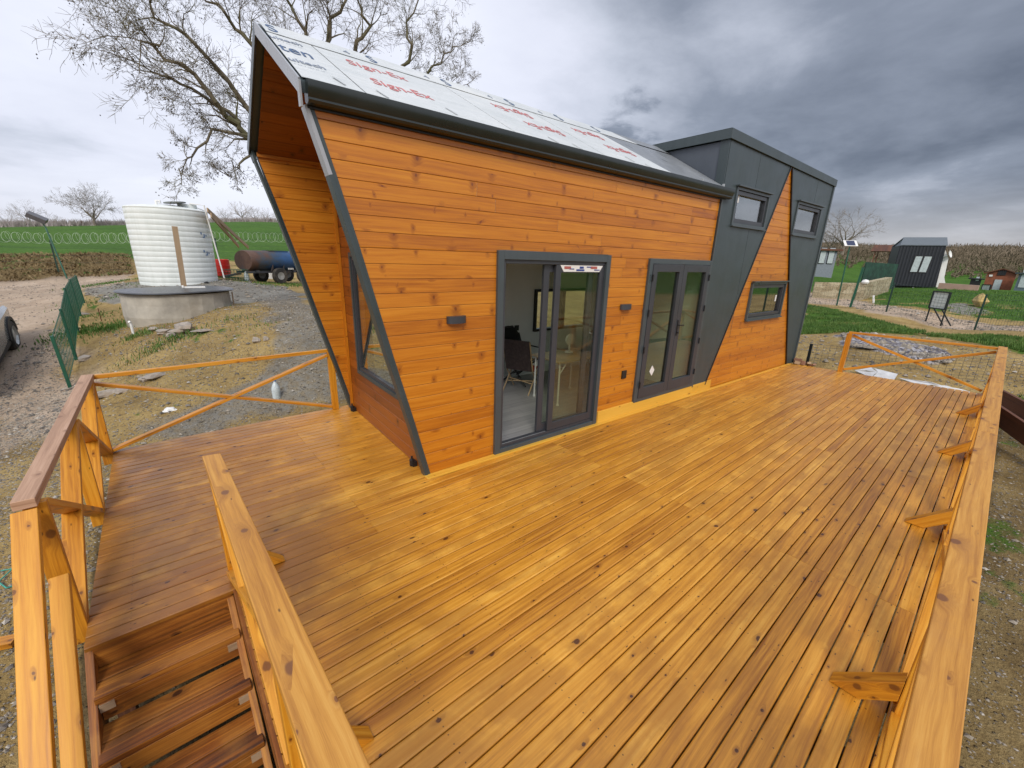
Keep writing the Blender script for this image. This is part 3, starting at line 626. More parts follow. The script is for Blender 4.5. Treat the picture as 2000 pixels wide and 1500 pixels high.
def sl(w):     # slanted free edge of the front and rear walls
    pts=[(-.015,0),(-.17,.63),(-.355,1.333),(-.60,2.32),(-.735,2.83),(-.862,3.27),(-.90,3.45)]
    for (u0,w0),(u1,w1) in zip(pts[:-1],pts[1:]):
        if w<=w1: return u0+(u1-u0)*(w-w0)/(w1-w0)
    return pts[-1][0]
D1=(.845,2.632,-.1,2.333); D2=(3.475,5.165,.17,2.318)
PF=lambda u,w,d:(u,d,w)
clad('front_cladding',M_clad,house,PF,.0,EW,lambda w:sl(w)+.02,lambda w:5.175,[D1,D2])
M_core=simple('wall_core',(.05,.04,.03),.8)
M_inner=simple('white_lining',(.80,.81,.80),.55,nz=.03,scale=2)
b=MB()  # solid body of the front overhang, outer shell left free
b.prism([(sl(0)+.01,.013,0),(.3,.013,0),(.3,.013,EW),(sl(EW)+.01,.013,EW),(sl(2.3)+.01,.013,2.3),(sl(1.3)+.01,.013,1.3)],(0,.09,0)); b.build('front_wall_core',M_core,house)
wallcore('front_wall',M_inner,house,PF,.3,5.2,0,EW,[D1,D2],.013,.10)
# gable wall, faces the left end of the deck
PG=lambda v,w,d:(d,v,w)
GW=(.44,2.06,.67,2.27)
ROOFW=lambda v:3.30+(v/1.28)*.80 if v<1.28 else 4.10-((v-1.28)/1.22)*.80
clad('gable_cladding',M_clad_shade,house,PG,0,4.05,lambda w:.03 if w<3.30 else (w-3.30)/.80*1.28,lambda w:2.5 if w<3.30 else 1.28+(4.10-w)/.80*1.22,[GW],phase=.03)
wallcore('gable_wall',M_inner,house,PG,.10,2.45,0,3.3,[GW],.014,.10)
# rear overhang wall, inner face
PR=lambda u,w,d:(u,2.5+d,w)
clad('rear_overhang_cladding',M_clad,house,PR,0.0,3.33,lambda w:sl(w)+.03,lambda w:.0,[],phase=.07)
b=MB(); b.prism([(sl(0)+.01,2.513,0),(.05,2.513,0),(.05,2.513,3.36),(sl(3.3)+.01,2.513,3.36),(sl(2.3)+.01,2.513,2.3),(sl(1.3)+.01,2.513,1.3)],(0,.06,0)); b.build('rear_overhang_wall',M_anth,house)
b=MB(); b.box((-.02,2.485,1.65),(.035,.035,3.3)); b.box((-.43,2.49,3.335),(.84,.03,.045)); b.build('corner_moulding',M_clad,house)
# rear wall (lining seen from inside) with its window and an unseen opening added for light
RW=(3.45,4.95,.92,1.72)
wallcore('rear_wall',M_inner,house,lambda u,w,d:(u,2.5-d,w),.14,5.2,0,3.3,[RW,(.25,2.55,.15,3.0)],.0,.10)
b=MB(); b.box((2.65,2.58,1.6),(5.2,.02,3.3)) if False else None
# roof
v0,w0=-.05,3.405; vr,wr=1.28,4.185; v1,w1=2.62,3.405
U0,U1=-.905,5.17
b=MB()
t=.075
for (va,wa,vb,wb) in ((v0,w0,vr,wr),(vr,wr,v1,w1)):
    b.prism([(U0,va,wa),(U0,vb,wb),(U0,vb,wb-t),(U0,va,wa-t)],(U1-U0,0,0))
b.build('roof_deck',M_anth,house)
# soffit boards below the overhang
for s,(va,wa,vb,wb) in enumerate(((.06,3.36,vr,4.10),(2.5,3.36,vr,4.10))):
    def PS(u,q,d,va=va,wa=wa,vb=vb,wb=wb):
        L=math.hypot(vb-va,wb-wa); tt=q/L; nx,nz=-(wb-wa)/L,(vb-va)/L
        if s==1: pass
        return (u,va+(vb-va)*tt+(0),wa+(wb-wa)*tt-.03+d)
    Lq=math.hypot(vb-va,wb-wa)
    clad('soffit_cladding',M_clad_shade,house,PS,0.0,Lq,lambda w:U0+.06,lambda w:.0,[],phase=.0,joints=True)
# membrane sheets on the front slope
def RS(u,s,h=0):
    L=math.hypot(vr-v0,wr-w0); nv,nw=-(wr-w0)/L,(vr-v0)/L
    return (u,v0+(vr-v0)*s+nv*h,w0+(wr-w0)*s+nw*h)
def memb():
    m,g,p=newmat('roof_membrane'); V=g.n('ShaderNodeTexCoord').outputs['Object']
    n=g.noise(V,1.6,5,.6); n2=g.noise(g.scale(V,(2,14,14)),1.0,3,.6)
    c=g.ramp(g.math('ADD',g.math('MULTIPLY',n,.6),g.math('MULTIPLY',n2,.4)),[(.3,(.48,.52,.54)),(.55,(.57,.60,.62)),(.75,(.64,.66,.66))])
    g.link(c,p.inputs['Base Color']); p.inputs['Roughness'].default_value=.42; bump(g,p,g.math('ADD',g.noise(g.scale(V,(1.2,5,5)),2.2,4,.55,.8),g.math('MULTIPLY',g.noise(V,14,3),.2)),.55,.05); return m
M_memb=memb(); M_mgrey=coated('grey_membrane',(.20,.215,.235),.30,.5)
def sheet(name,mat,pts,h,th=.004):
    b=MB(); b.prism([RS(u,s,h) for u,s in pts],Vector(RS(0,0,th))-Vector(RS(0,0,0))); return b.build(name,mat,house)
SEAM=[(-.53,-.43),(.80,1.02),(2.08,2.36),(3.36,3.74)]
ub=lambda i,s:SEAM[i][1]+(SEAM[i][0]-SEAM[i][1])*min(1,max(0,(s-.1)/.65))
gp=.006
prev=None
edges=[None,0,1,2,3]
for i in range(4):
    L0=(lambda s:U0+.02) if i==0 else (lambda s,i=i:ub(i-1,s)+gp)
    R0=(lambda s,i=i:ub(i,s)-gp)
    sheet('membrane_sheet',M_memb,[(L0(.015),.015+random.uniform(0,.01)),(R0(.01),.012),(R0(.785),.785),(L0(.785),.785)],.012)
sheet('membrane_sheet',M_mgrey,[(ub(3,.02)+gp,.015),(U1-.01,.015),(U1-.01,.78),(ub(3,.785)+gp,.785)],.012)
sheet('membrane_sheet',M_mgrey,[(4.25,.80),(U1-.01,.80),(U1-.01,.99),(3.95,.99)],.020)
# ridge strip with a ragged upper edge
pts=[(U0+.02,.79),(4.25,.79)]; u=4.1
while u>U0+.05: pts+=[(u,1.0+random.uniform(-.004,.012))]; u-=random.uniform(.06,.2)
pts.append((U0+.02,1.0)); sheet('ridge_strip',M_memb,pts,.018)
for u,s0 in ((-.62,.10),(-.30,.07),(.35,.10),(1.55,.06),(1.9,.05),(2.9,.09),(3.2,.02)):
    b=MB(); b.beam(RS(u,s0+.05,.022),RS(u+.05,s0-.04,.022),.015,.003,(0,0,1)); b.build('fixing_tape',M_steel,house)
# printed words on the membrane
M_ired=simple('red_print',(.55,.15,.15),.5,nz=.15,scale=20,bmp=0); M_iblue=simple('blue_print',(.035,.085,.20),.5,nz=.2,scale=20,bmp=0)
M_igrey=simple('grey_print',(.22,.26,.34),.5,nz=.2,scale=20,bmp=0)
def roof_text(txt,u,s,size,mat,rot=0,xs=1.0,h=.019,bold=0,spacing=1.0):
    cu=bpy.data.curves.new('print','FONT'); cu.body=txt; cu.size=size; cu.extrude=.0006; cu.offset=bold; cu.space_character=spacing; cu.resolution_u=3
    o=bpy.data.objects.new('print',cu); COL.objects.link(o); dg=bpy.context.evaluated_depsgraph_get(); me=bpy.data.meshes.new_from_object(o.evaluated_get(dg)); bpy.data.objects.remove(o)
    L=Vector(RS(0,1))-Vector(RS(0,0)); L.normalize(); X=Vector((1,0,0)); N=X.cross(L)
    M_=Matrix((X*xs,L,N)).transposed() @ Matrix.Rotation(rot,3,'Z')
    M4=M_.to_4x4(); M4.translation=Vector(RS(u,s,h)); me.transform(M4)
    me.materials.clear(); me.materials.append(mat); q=bpy.data.objects.new('printed_text',me); COL.objects.link(q); q.parent=house
RL=math.hypot(vr-v0,wr-w0)
roof_text('Sign-Ex',-.30,.58,.23,M_ired,R(-1),.84,bold=.0)
roof_text('Sign-Ex',-.24,.27,.24,M_ired,R(-1),.80,bold=.001)
roof_text('Sign-Ex',1.86,.66,.24,M_ired,PI,.80,bold=.001)
roof_text('Sign-Ex',2.05,.38,.24,M_ired,PI,.80,bold=.001)
roof_text('Sign-Ex',3.12,.64,.24,M_ired,PI,.80,bold=.001)
roof_text('Sign-Ex',3.36,.36,.24,M_ired,PI,.80,bold=.001)
roof_text('ten',-.885,.44,.31,M_iblue,R(-2),.62,bold=.001)
roof_text('ultech',-.895,.665,.13,M_igrey,0,.80,bold=.002); roof_text('ultech',-.885,.27,.13,M_igrey,0,.85,bold=.002)
for q in range(2): roof_text('. ... . .... .. ...',-.885+.02*q,.62-.40*q,.055,M_igrey,0,.9)
for i,u in enumerate((-.86,.02,.86,1.75,2.6,3.35)): roof_text('S',u,.82,.32,M_iblue,0,.62,h=.0245,bold=.001)
for i,u in enumerate((-.22,.62,1.45,2.25)): roof_text('4',u,.84,.17,M_igrey,0,.8,h=.0245)
roof_text('bg',.55,.62,.0001,M_igrey) if False else None
# gable trims (dark metal, paler where reflected sky is put into the colour) following roof and slanted wall edges
def trim(path,wd,th,mat,name,facing=(-1,0,0)):
    b=MB()
    for p,q in zip(path[:-1],path[1:]): b.beam(p,q,wd,th,facing)
    return b.build(name,mat,house,bevel=.002)
ux=U0-.012
trim([(ux,v0-.01,w0-.035),(ux,vr,wr-.035)],.095,.012,M_trimsky,'verge_trim'); trim([(ux,vr,wr-.035),(ux,v1,w1-.035)],.095,.012,M_anthl,'verge_trim')
trim([(ux-.002,v0-.02,w0-.01),(ux+.004,v0+.005,EW-.03)],.06,.016,M_trimsky,'eave_end_trim')
# trim on the slanted edges
def edge_trim(vv,mat,wd,name,mat2=None):
    ws=[0,.63,1.333,2.32,2.83,3.27]
    for i in range(5):
        a,c=ws[i],ws[i+1]; m_=mat2 if (mat2 and a>=2.7) else mat
        b=MB(); b.beam((sl(a)-.008,vv,a-.002),(sl(c)-.008,vv,c+.002),wd,.03,(-1,0,.28)); b.build(name,m_,house,bevel=.002)
edge_trim(.035,M_anth,.105,'slant_trim',M_trimsky); edge_trim(2.55,M_anth,.10,'slant_trim')
b=MB(); b.beam((sl(3.27)-.008,2.55,3.265),(sl(3.40)-.008,2.58,3.40),.10,.03,(-1,0,.28)); b.build('slant_trim',M_anth,house)
b=MB()
for a,c in zip([0,.63,1.333,2.32,2.83],[.63,1.333,2.32,2.83,3.27]): b.beam((sl(a)+.016,-.004,a),(sl(c)+.016,-.004,c),.045,.008,(0,-1,0))
b.build('slant_flange',M_anth,house)
# gutter
b=MB()
prof=[(-.012,3.405),(-.012,3.285),(-.05,3.262),(-.095,3.268),(-.108,3.285),(-.102,3.30),(-.128,3.345),(-.132,3.385),(-.126,3.405),(-.118,3.405),(-.118,3.35),(-.10,3.305),(-.06,3.28),(-.022,3.30),(-.022,3.405)]
for (a,c),(d,e) in zip(prof,prof[1:]+prof[:1]):
    b.face([(-.875,a,c),(5.35,a,c),(5.35,d,e),(-.875,d,e)])
b.face([(-.875,a,c) for a,c in prof[:9]]); b.face([(5.35,a,c) for a,c in prof[:9]])
b.build('gutter',M_gut,house,smooth=30)
b=MB(); b.box((2.16,-.012,3.262),(6.05,.03,.026)); b.build('eave_strip',M_black,house)
b=MB(); b.box((4.4,-.10,3.41),(.02,.03,.06)); b.box((5.02,-.10,3.42),(.02,.03,.05)); b.build('gutter_clip',M_steel,house)

# ---- tower
TU0,TU1=5.175,9.93
def ttop(u): return 4.10-(u-5.17)*.022
def prismF(b,poly,d0,d1): b.prism([(u,d0,w) for u,w in poly],(0,d1-d0,0))
W1=(5.60,6.86,2.90,3.49); W2=(8.165,9.52,2.895,3.52); W3=(6.83,8.46,1.235,1.96)
left_poly=[(5.185,.135),(5.615,.115),(7.505,ttop(7.5)),(5.185,ttop(5.18))]
right_poly=[(9.525,.0),(9.89,.0),(9.94,ttop(9.9)),(7.60,ttop(7.6))]
def metal_panel(name,poly,hole,d0=-.022,d1=.012):
    """convex-ish quad panel with a rectangular opening, split into pieces round it"""
    b=MB(); hu0,hu1,hw0,hw1=hole
    def clip(poly,axis,val,keep):
        out=[]
        for i in range(len(poly)):
            a,c=poly[i],poly[(i+1)%len(poly)]; fa,fc=(a[axis]-val)*keep,(c[axis]-val)*keep
            if fa>=0: out.append(a)
            if fa*fc<0: t_=fa/(fa-fc); out.append((a[0]+(c[0]-a[0])*t_,a[1]+(c[1]-a[1])*t_))
        return out
    pcs=[clip(poly,1,hw0,-1),clip(poly,1,hw1,1)]; mid=clip(clip(poly,1,hw0,1),1,hw1,-1)
    pcs+=[clip(mid,0,hu0,-1),clip(mid,0,hu1,1)]
    for q in pcs:
        if len(q)>2:
            b.face([(u,d0,w) for u,w in q],[(u,w) for u,w in q])
    for q in (poly,):
        for a,c in zip(q,q[1:]+q[:1]): b.face([(a[0],d0,a[1]),(c[0],d0,c[1]),(c[0],d1,c[1]),(a[0],d1,a[1])])
    return b.build(name,M_anth,house)
metal_panel('tower_metal_panel',left_poly,W1); metal_panel('tower_metal_panel',right_poly,W2)
clad('tower_cladding',M_clad,house,lambda u,w,d:(u,d,w),.0,ttop(7.5)-.01,lambda w:5.60+(w-.115)/(ttop(7.5)-.115)*(7.50-5.60) if w>.115 else 5.6,lambda w:9.53-(w/ttop(7.6))*(9.53-7.60),[W3,W1,W2],phase=.05)
b=MB()
def line(b,p,q,wd=.028): b.beam((p[0],-.027,p[1]),(q[0],-.027,q[1]),wd,.014,(0,-1,0))
line(b,(5.64,.115),(7.52,ttop(7.5))); line(b,(9.505,0),(7.585,ttop(7.6))); b.build('panel_edge_trim',M_black,house)
b=MB(); line(b,(5.19,.14),(5.19,EW-.02),.03); b.build('panel_edge_trim',M_anthl,house)
b=MB(); b.beam((9.90,-.01,0),(9.945,-.01,ttop(9.9)),.06,.07,(0,-1,0)); b.build('corner_trim',M_anthl,house)
wallcore('tower_wall',M_inner,house,PF,5.2,9.9,0,4.02,[W1,W2,W3],.014,.10)
b=MB(); b.prism([(9.9,.0,0),(9.9,2.6,0),(9.9,2.6,4.0),(9.9,0,4.0)],(.03,0,0)); b.prism([(5.2,2.50,3.2),(9.9,2.50,3.2),(9.9,2.50,4.0),(5.2,2.50,4.0)],(0,.1,0)); b.prism([(5.2,2.50,0),(9.9,2.50,0),(9.9,2.50,3.2),(5.2,2.50,3.2)],(0,.1,0))
b.build('tower_shell',M_anth,house)
b=MB(); b.prism([(5.175,-.005,3.0),(5.175,2.6,3.0),(5.175,2.6,4.09),(5.175,-.005,4.09)],(.02,0,0)); b.build('tower_side_wall',coated('tower_side_metal',(.060,.072,.092),.35),house)
b=MB(); b.box((5.165,.05,3.72),(.02,.14,.80)); b.build('corner_trim',M_anth,house)
b=MB()
b.prism([(5.11,-.055,4.095),(9.99,-.055,4.095-.106),(9.99,-.055,4.095-.106+.135),(5.11,-.055,4.235)],(0,.02,0))
b.prism([(5.11,-.035,4.095),(5.11,2.65,4.095),(5.11,2.65,4.235),(5.11,-.035,4.235)],(.02,0,0))
b.prism([(9.97,-.035,3.99),(9.97,2.65,3.99),(9.97,2.65,4.12),(9.97,-.035,4.12)],(.02,0,0))
b.build('fascia',M_anth,house,bevel=.003)
b=MB(); b.prism([(5.13,-.035,4.20),(9.97,-.035,4.095),(9.97,2.65,4.095),(5.13,2.65,4.20)],(0,0,.02)); b.build('flat_roof',M_anthl,house)
# windows: outer flange, frame, sash, pane
def window(hole,sticker=None,d=-.03,dark=M_frame,flange=True):
    u0,u1,w0_,w1_=hole
    fr=MB()
    def ring(b,u0,u1,w0,w1,t,d0,d1):
        for (c,s) in (((u0+u1)/2,'t'),((u0+u1)/2,'b')):
            w=w1-t/2 if s=='t' else w0+t/2
            b.box((c,(d0+d1)/2,w),(u1-u0,abs(d1-d0),t),long=0)
        for u in (u0+t/2,u1-t/2): b.box((u,(d0+d1)/2,(w0+w1)/2),(t,abs(d1-d0),w1-w0-2*t),long=2)
    ring(fr,u0,u1,w0_,w1_,.045,d-.012,.03); f=fr.build('window_frame',M_anthl,house,bevel=.003)
    b=MB(); ring(b,u0+.05,u1-.05,w0_+.05,w1_-.05,.062,d+.012,.05); s=b.build('sash',dark,f,bevel=.003)
    b=MB(); b.box(((u0+u1)/2,.03,(w0_+w1_)/2),(u1-u0-.2,.008,w1_-w0_-.2)); b.build('pane',M_glassd,f)
    b=MB(); b.box(((u0+u1)/2,-.055,w1_+.012),(u1-u0+.05,.06,.022)); b.build('drip_flashing',M_anthl,f,bevel=.002)
    b=MB(); b.box(((u0+u1)/2,-.045,w0_-.010),(u1-u0+.03,.05,.02)); b.build('sill',M_anthl,f,bevel=.002)
    if sticker:
        b=MB(); b.box((sticker[0],.022,sticker[1]),(.06,.004,.13)); b.build('label_sticker',M_white,f)
    return f
window(W1,(5.80,3.33)); window(W2,(8.32,3.12)); window(W3,(8.18,1.62))
# gable window
gf=MB(); u_=-.03
def ringG(b,v0,v1,w0,w1,t,d0,d1):
    for w in (w1-t/2,w0+t/2): b.box(((d0+d1)/2,(v0+v1)/2,w),(abs(d1-d0),v1-v0,t),long=1)
    for v in (v0+t/2,v1-t/2): b.box(((d0+d1)/2,v,(w0+w1)/2),(abs(d1-d0),t,w1-w0-2*t),long=2)
ringG(gf,GW[0],GW[1],GW[2],GW[3],.05,-.03,.02); gfo=gf.build('window_frame',M_anth,house,bevel=.003)
b=MB(); ringG(b,GW[0]+.05,GW[1]-.05,GW[2]+.05,GW[3]-.05,.045,-.015,.03); b.build('sash',M_frame,gfo,bevel=.003)
b=MB(); b.box((.015,(GW[0]+GW[1])/2,(GW[2]+GW[3])/2),(.008,GW[1]-GW[0]-.16,GW[3]-GW[2]-.16)); b.build('pane',glassm('gable_glass',(.70,.75,.72),.30),gfo)
b=MB()
for v in (.30,2.38): b.lathe([(0,-.05),(.028,-.05),(.028,.02),(.012,.03),(.012,.06),(0,.06)],(-.05,v,.06),12); b.box((-.03,v,.03),(.05,.07,.06))
b.build('tap',M_black,house)
# ---- sliding door (half open)
def fbox(b,u0,u1,w0,w1,d0,d1,long=None): b.box(((u0+u1)/2,(d0+d1)/2,(w0+w1)/2),(u1-u0,abs(d1-d0),w1-w0),long=long)
sd=MB(); 
fbox(sd,.845,.925,.0,2.335,-.035,.09); fbox(sd,2.555,2.632,.0,2.335,-.035,.09); fbox(sd,.925,2.555,2.245,2.335,-.035,.09); fbox(sd,.925,2.555,.0,.075,-.035,.09)
sdo=sd.build('sliding_door',M_anthl,house,bevel=.004)
b=MB(); fbox(b,.925,.965,.075,2.245,-.01,.08); fbox(b,.965,2.555,2.205,2.245,-.01,.08); fbox(b,.965,2.555,.075,.11,-.01,.08); b.build('inner_frame',M_frame,sdo,bevel=.002)
def leaf(u0,u1,d0,d1,t=.085,bt=.10,name='door_leaf'):
    b=MB(); fbox(b,u0,u0+t,.115,2.20,d0,d1); fbox(b,u1-t,u1,.115,2.20,d0,d1); fbox(b,u0+t,u1-t,2.20-t,2.20,d0,d1); fbox(b,u0+t,u1-t,.115,.115+bt,d0,d1)
    o=b.build(name,M_frame,sdo,bevel=.003)
    b=MB(); fbox(b,u0+t-.004,u1-t+.004,.115+bt-.004,2.20-t+.004,(d0+d1)/2-.004,(d0+d1)/2+.004); b.build('pane',M_glass,o); return o
leaf(1.70,2.553,-.004,.035); leaf(1.555,2.40,.042,.080)
b=MB(); fbox(b,.97,2.55,.076,.082,.0,.004); fbox(b,.97,1.68,.112,.116,.005,.009); b.build('steel_track',M_steel,sdo)
# paper label along the top of the fixed leaf
b=MB(); b.prism([(1.76,-.0075,2.20),(2.51,-.0075,2.20),(2.45,-.0075,2.125),(1.82,-.0075,2.125)],(0,.002,0)); b.build('paper_label',M_white,sdo)
b=MB()
for u,w,a,c in ((1.88,2.172,.11,.03),(2.34,2.176,.12,.03)): b.box((u,-.0095,w),(a,.002,c))
b.build('label_print_red',simple('label_red',(.45,.12,.10),.5,nz=.5,scale=90),sdo)
b=MB()
for u,w,a,c in ((2.10,2.145,.14,.020),(2.12,2.175,.07,.025),(1.95,2.158,.08,.010),(2.40,2.148,.10,.012),(2.25,2.182,.08,.012)): b.box((u,-.0100,w),(a,.002,c))
b.build('label_print_blue',simple('label_blue',(.03,.06,.28),.5,nz=.5,scale=90),sdo)
# ---- double door
dd=MB()
fbox(dd,3.475,3.555,.17,2.318,-.035,.09); fbox(dd,5.135,5.180,.17,2.318,-.035,.09); fbox(dd,3.555,5.135,2.245,2.318,-.035,.09); fbox(dd,3.555,5.135,.17,.225,-.035,.09)
ddo=dd.build('double_door',M_anthl,house,bevel=.004)
for u0,u1 in ((3.560,4.345),(4.352,5.130)):
    b=MB(); t_=.105; fbox(b,u0,u0+t_,.23,2.24,-.045,.03); fbox(b,u1-t_,u1,.23,2.24,-.045,.03); fbox(b,u0+t_,u1-t_,2.24-t_,2.24,-.045,.03); fbox(b,u0+t_,u1-t_,.23,.23+.16,-.045,.03)
    o=b.build('door_leaf',M_frame,ddo,bevel=.004)
    b=MB(); fbox(b,u0+t_-.003,u1-t_+.003,.39-.003,2.24-t_+.003,-.01,-.002); b.build('pane',M_glass2,o)
    b=MB()
    for w in (.45,1.0,1.55,2.05): 
        uu=u0-.004 if u0<4 else u1-.004; b.lathe([(0,-.05),(.011,-.05),(.011,.05),(0,.05)],(uu+(0 if u0<4 else .002),-.055,w),10)
    b.build('hinge',M_black,o)
    if u0>4:
        b=MB(); fbox(b,u0+.02,u0+.05,1.15,1.40,-.056,-.044); b.tube([(u0+.035,-.055,1.32),(u0+.035,-.09,1.32),(u0+.14,-.095,1.315)],.009,8); b.lathe([(0,-.01),(.012,-.01),(.012,.02),(0,.02)],(u0+.035,-.065,1.2),10,Matrix.Rotation(PI/2,3,'X')); b.build('handle',M_black,o)
b=MB(); b.prism([(3.83,-.012,.62),(3.90,-.012,.54),(3.96,-.012,.63),(3.89,-.012,.71)],(0,.002,0)); b.build('paper_label',M_white,ddo)
# strip at the foot of the wall
b=MB(); fbox(b,2.665,3.47,.0,.185,-.030,-.002,0); fbox(b,3.47,5.21,.0,.165,-.030,-.002,0); fbox(b,5.21,5.86,.0,.175,-.030,-.004,0); b.build('base_board',M_strip,house,bevel=.003)
b=MB(); fbox(b,-.05,9.6,.002,.022,-.085,-.031,0); fbox(b,-.05,2.66,.002,.022,-.0309,-.002,0); b.build('floor_strip',M_strip,house,bevel=.003)
b=MB()
for u,wa,wb in ((6.30,.95,2.86),(6.25,3.52,4.04),(9.0,3.55,3.98)): b.box((u,-.0235,(wa+wb)/2),(.006,.003,wb-wa))
b.build('panel_seam',M_anthl,house)
b=MB()
for i in range(9): b.lathe([(0,0),(.007,0),(.005,.004),(0,.005)],(5.24,-.022,.4+i*.42),6,Matrix.Rotation(PI/2,3,'X'))
tag(b.build('rivets',M_anthl,house),kind='stuff')
# sconces, socket
for u,w in ((.352,1.652),(3.05,1.662)):
    b=MB(); n=10
    pr=[(math.sin(PI*k/n-PI/2)*.105,-.012-.055*math.cos(PI*k/n-PI/2)**.7) for k in range(n+1)]
    for (a,c),(d,e) in zip(pr[:-1],pr[1:]): b.face([(u+a,c,w-.036),(u+d,e,w-.036),(u+d,e,w+.036),(u+a,c,w+.036)])
    for ww in (w-.036,w+.036): b.face([(u+a,c,ww) for a,c in pr]+[(u+.105,-.002,ww),(u-.105,-.002,ww)])
    b.face([(u-.105,-.002,w-.036),(u-.105,-.012,w-.036),(u-.105,-.012,w+.036),(u-.105,-.002,w+.036)]); b.face([(u+.105,-.002,w-.036),(u+.105,-.012,w-.036),(u+.105,-.012,w+.036),(u+.105,-.002,w+.036)])
    b.build('wall_lamp',M_frame,house,smooth=40)
b=MB(); b.box((3.19,-.012,.665),(.10,.02,.12)); b.build('socket',M_black,house,bevel=.004)
# ---- inside
def lam():
    m,g,p=newmat('grey_laminate'); V=g.n('ShaderNodeTexCoord').outputs['Object']
    br=g.n('ShaderNodeTexBrick'); br.inputs['Scale'].default_value=1; br.inputs['Brick Width'].default_value=1.2; br.inputs['Row Height'].default_value=.13; br.inputs['Mortar Size'].default_value=.0025; br.offset=.37
    br.inputs['Color1'].default_value=(.22,.22,.225,1); br.inputs['Color2'].default_value=(.31,.31,.31,1); br.inputs['Mortar'].default_value=(.08,.08,.08,1); g.link(V,br.inputs[0])
    n=g.noise(g.scale(V,(1.5,40,1)),1.0,4,.6); c=g.mix(.35,br.outputs[0],g.ramp(n,[(.3,(.14,.14,.15)),(.7,(.36,.36,.36))])); g.link(c,p.inputs['Base Color']); p.inputs['Roughness'].default_value=.38; return m
b=MB(); b.box((2.65,1.3,.06),(5.1,2.4,.03)); b.build('interior_floor',lam(),house)
b=MB(); b.prism([(.1,.10,3.28),(.1,1.28,3.98),(.1,2.40,3.28)],(5.05,0,0)); b.build('ceiling_lining',M_inner,house)
b=MB(); b.box((5.17,1.25,1.6),(.06,2.3,3.2)); b.build('partition',M_inner,house)
b=MB(); b.box((7.5,1.3,.06),(4.6,2.4,.03)); b.box((7.5,1.3,2.55),(4.6,2.4,.06)); b.build('tower_floor',M_inner,house)
fr=MB()
for (a,c,e,f) in ((3.45,4.95,.92,.97),(3.45,4.95,1.67,1.72),(3.45,3.50,.97,1.67),(4.90,4.95,.97,1.67),(4.16,4.24,.97,1.67)): fr.box(((a+c)/2,2.40,(e+f)/2),(c-a,.10,f-e))
fro=fr.build('window_frame',M_black,house); b=MB(); b.box((4.2,2.42,1.32),(1.4,.006,.7)); b.build('pane',glassm('rear_glass',(.8,.85,.82),.03),fro)
fr=MB()  # glazed opening out of view, added to let light into the room
for (a,c,e,f) in ((.25,2.55,.15,.22),(.25,2.55,2.93,3.0),(.25,.32,.22,2.93),(2.48,2.55,.22,2.93),(1.36,1.44,.22,2.93)): fr.box(((a+c)/2,2.42,(e+f)/2),(c-a,.10,f-e))
fro=fr.build('added_light_opening',M_frame,house); b=MB(); b.box((1.4,2.42,1.57),(2.2,.006,2.75)); b.build('pane',glassm('added_opening_glass',(.95,.96,.95),.01),fro)
b=MB(); b.box((3.05,2.395,1.02),(.10,.012,.10)); b.build('wall_socket',M_black,house)
# ------------------------------------------------------------ furniture inside the cabin
def hp(u,v,w): return HO+Matrix.Rotation(HR,3,'Z')@Vector((u,v,w))
FZ=.075
M_fab=simple('dark_fabric',(.050,.034,.034),.85,nz=.3,scale=20); M_tanw=simple('tan_wood',(.42,.30,.17),.5,nz=.15)
M_orange=simple('orange_fabric',(.42,.06,.02),.7); M_alu=simple('white_tube',(.62,.63,.64),.35,nz=.05)
def camp_chair(loc,rz,label,fab,tube,parts=True):
    t=empty('camping_chair',loc,rz,label,'camping chair')
    b=MB()
    for x in (-.27,.27): b.tube([(x,-.26,.0),(x,.10,.42),(x,.30,.98)],.014,8)
    b.build('back_leg',tube,t)
    b=MB()
    for x in (-.27,.27): b.tube([(x,.28,.0),(x,-.24,.46)],.014,8); b.tube([(x,-.24,.46),(x,-.24,.62),(x,.22,.66)],.012,8)
    b.build('front_leg',tube,t)
    b=MB(); b.tube([(-.27,-.05,.2),(.27,.10,.18)],.010,6); b.tube([(.27,-.05,.2),(-.27,.10,.18)],.010,6); b.tube([(-.27,.30,.98),(.27,.30,.98)],.013,6); b.build('stretcher',tube,t)
    b=MB(); n=6
    for i in range(n):
        y0,y1=-.24+.36*i/n,-.24+.36*(i+1)/n; z=lambda y:.45-.05*math.sin(PI*(y+.24)/.36)
        b.face([(-.25,y0,z(y0)),(.25,y0,z(y0)),(.25,y1,z(y1)),(-.25,y1,z(y1))]); b.face([(-.25,y0,z(y0)-.02),(.25,y0,z(y0)-.02),(.25,y1,z(y1)-.02),(-.25,y1,z(y1)-.02)])
    b.build('seat',M_orange if fab is M_fab else fab,t)
    b=MB(); pts=[(.12,.42),(.17,.60),(.23,.80),(.30,1.0)]
    for (y0,z0),(y1,z1) in zip(pts[:-1],pts[1:]):
        b.face([(-.26,y0,z0),(.26,y0,z0),(.26,y1,z1),(-.26,y1,z1)]); b.face([(-.26,y0+.03,z0),(.26,y0+.03,z0),(.26,y1+.03,z1),(-.26,y1+.03,z1)])
    b.face([(-.26,.12,.42),(-.26,.30,1.0),(-.26,.33,1.0),(-.26,.15,.42)]); b.face([(.26,.12,.42),(.26,.30,1.0),(.26,.33,1.0),(.26,.15,.42)])
    bk=b.build('backrest',fab,t)
    if parts:
        b=MB(); b.box((.12,.225,.86),(.035,.02,.22),Matrix.Rotation(-.3,3,'X')); b.build('strap',M_orange,bk)
    return t
ch_=camp_chair(hp(2.6,1.66,FZ),HR+R(118),'brown fabric camping chair with tan crossed legs behind the open sliding door',M_fab,M_tanw); ch_.scale=(.88,.88,.92)
camp_chair(hp(2.95,2.08,FZ),HR+R(20),'black camping chair against the white inner wall, behind the brown one',simple('black_fabric',(.012,.012,.014),.85),M_black,False)
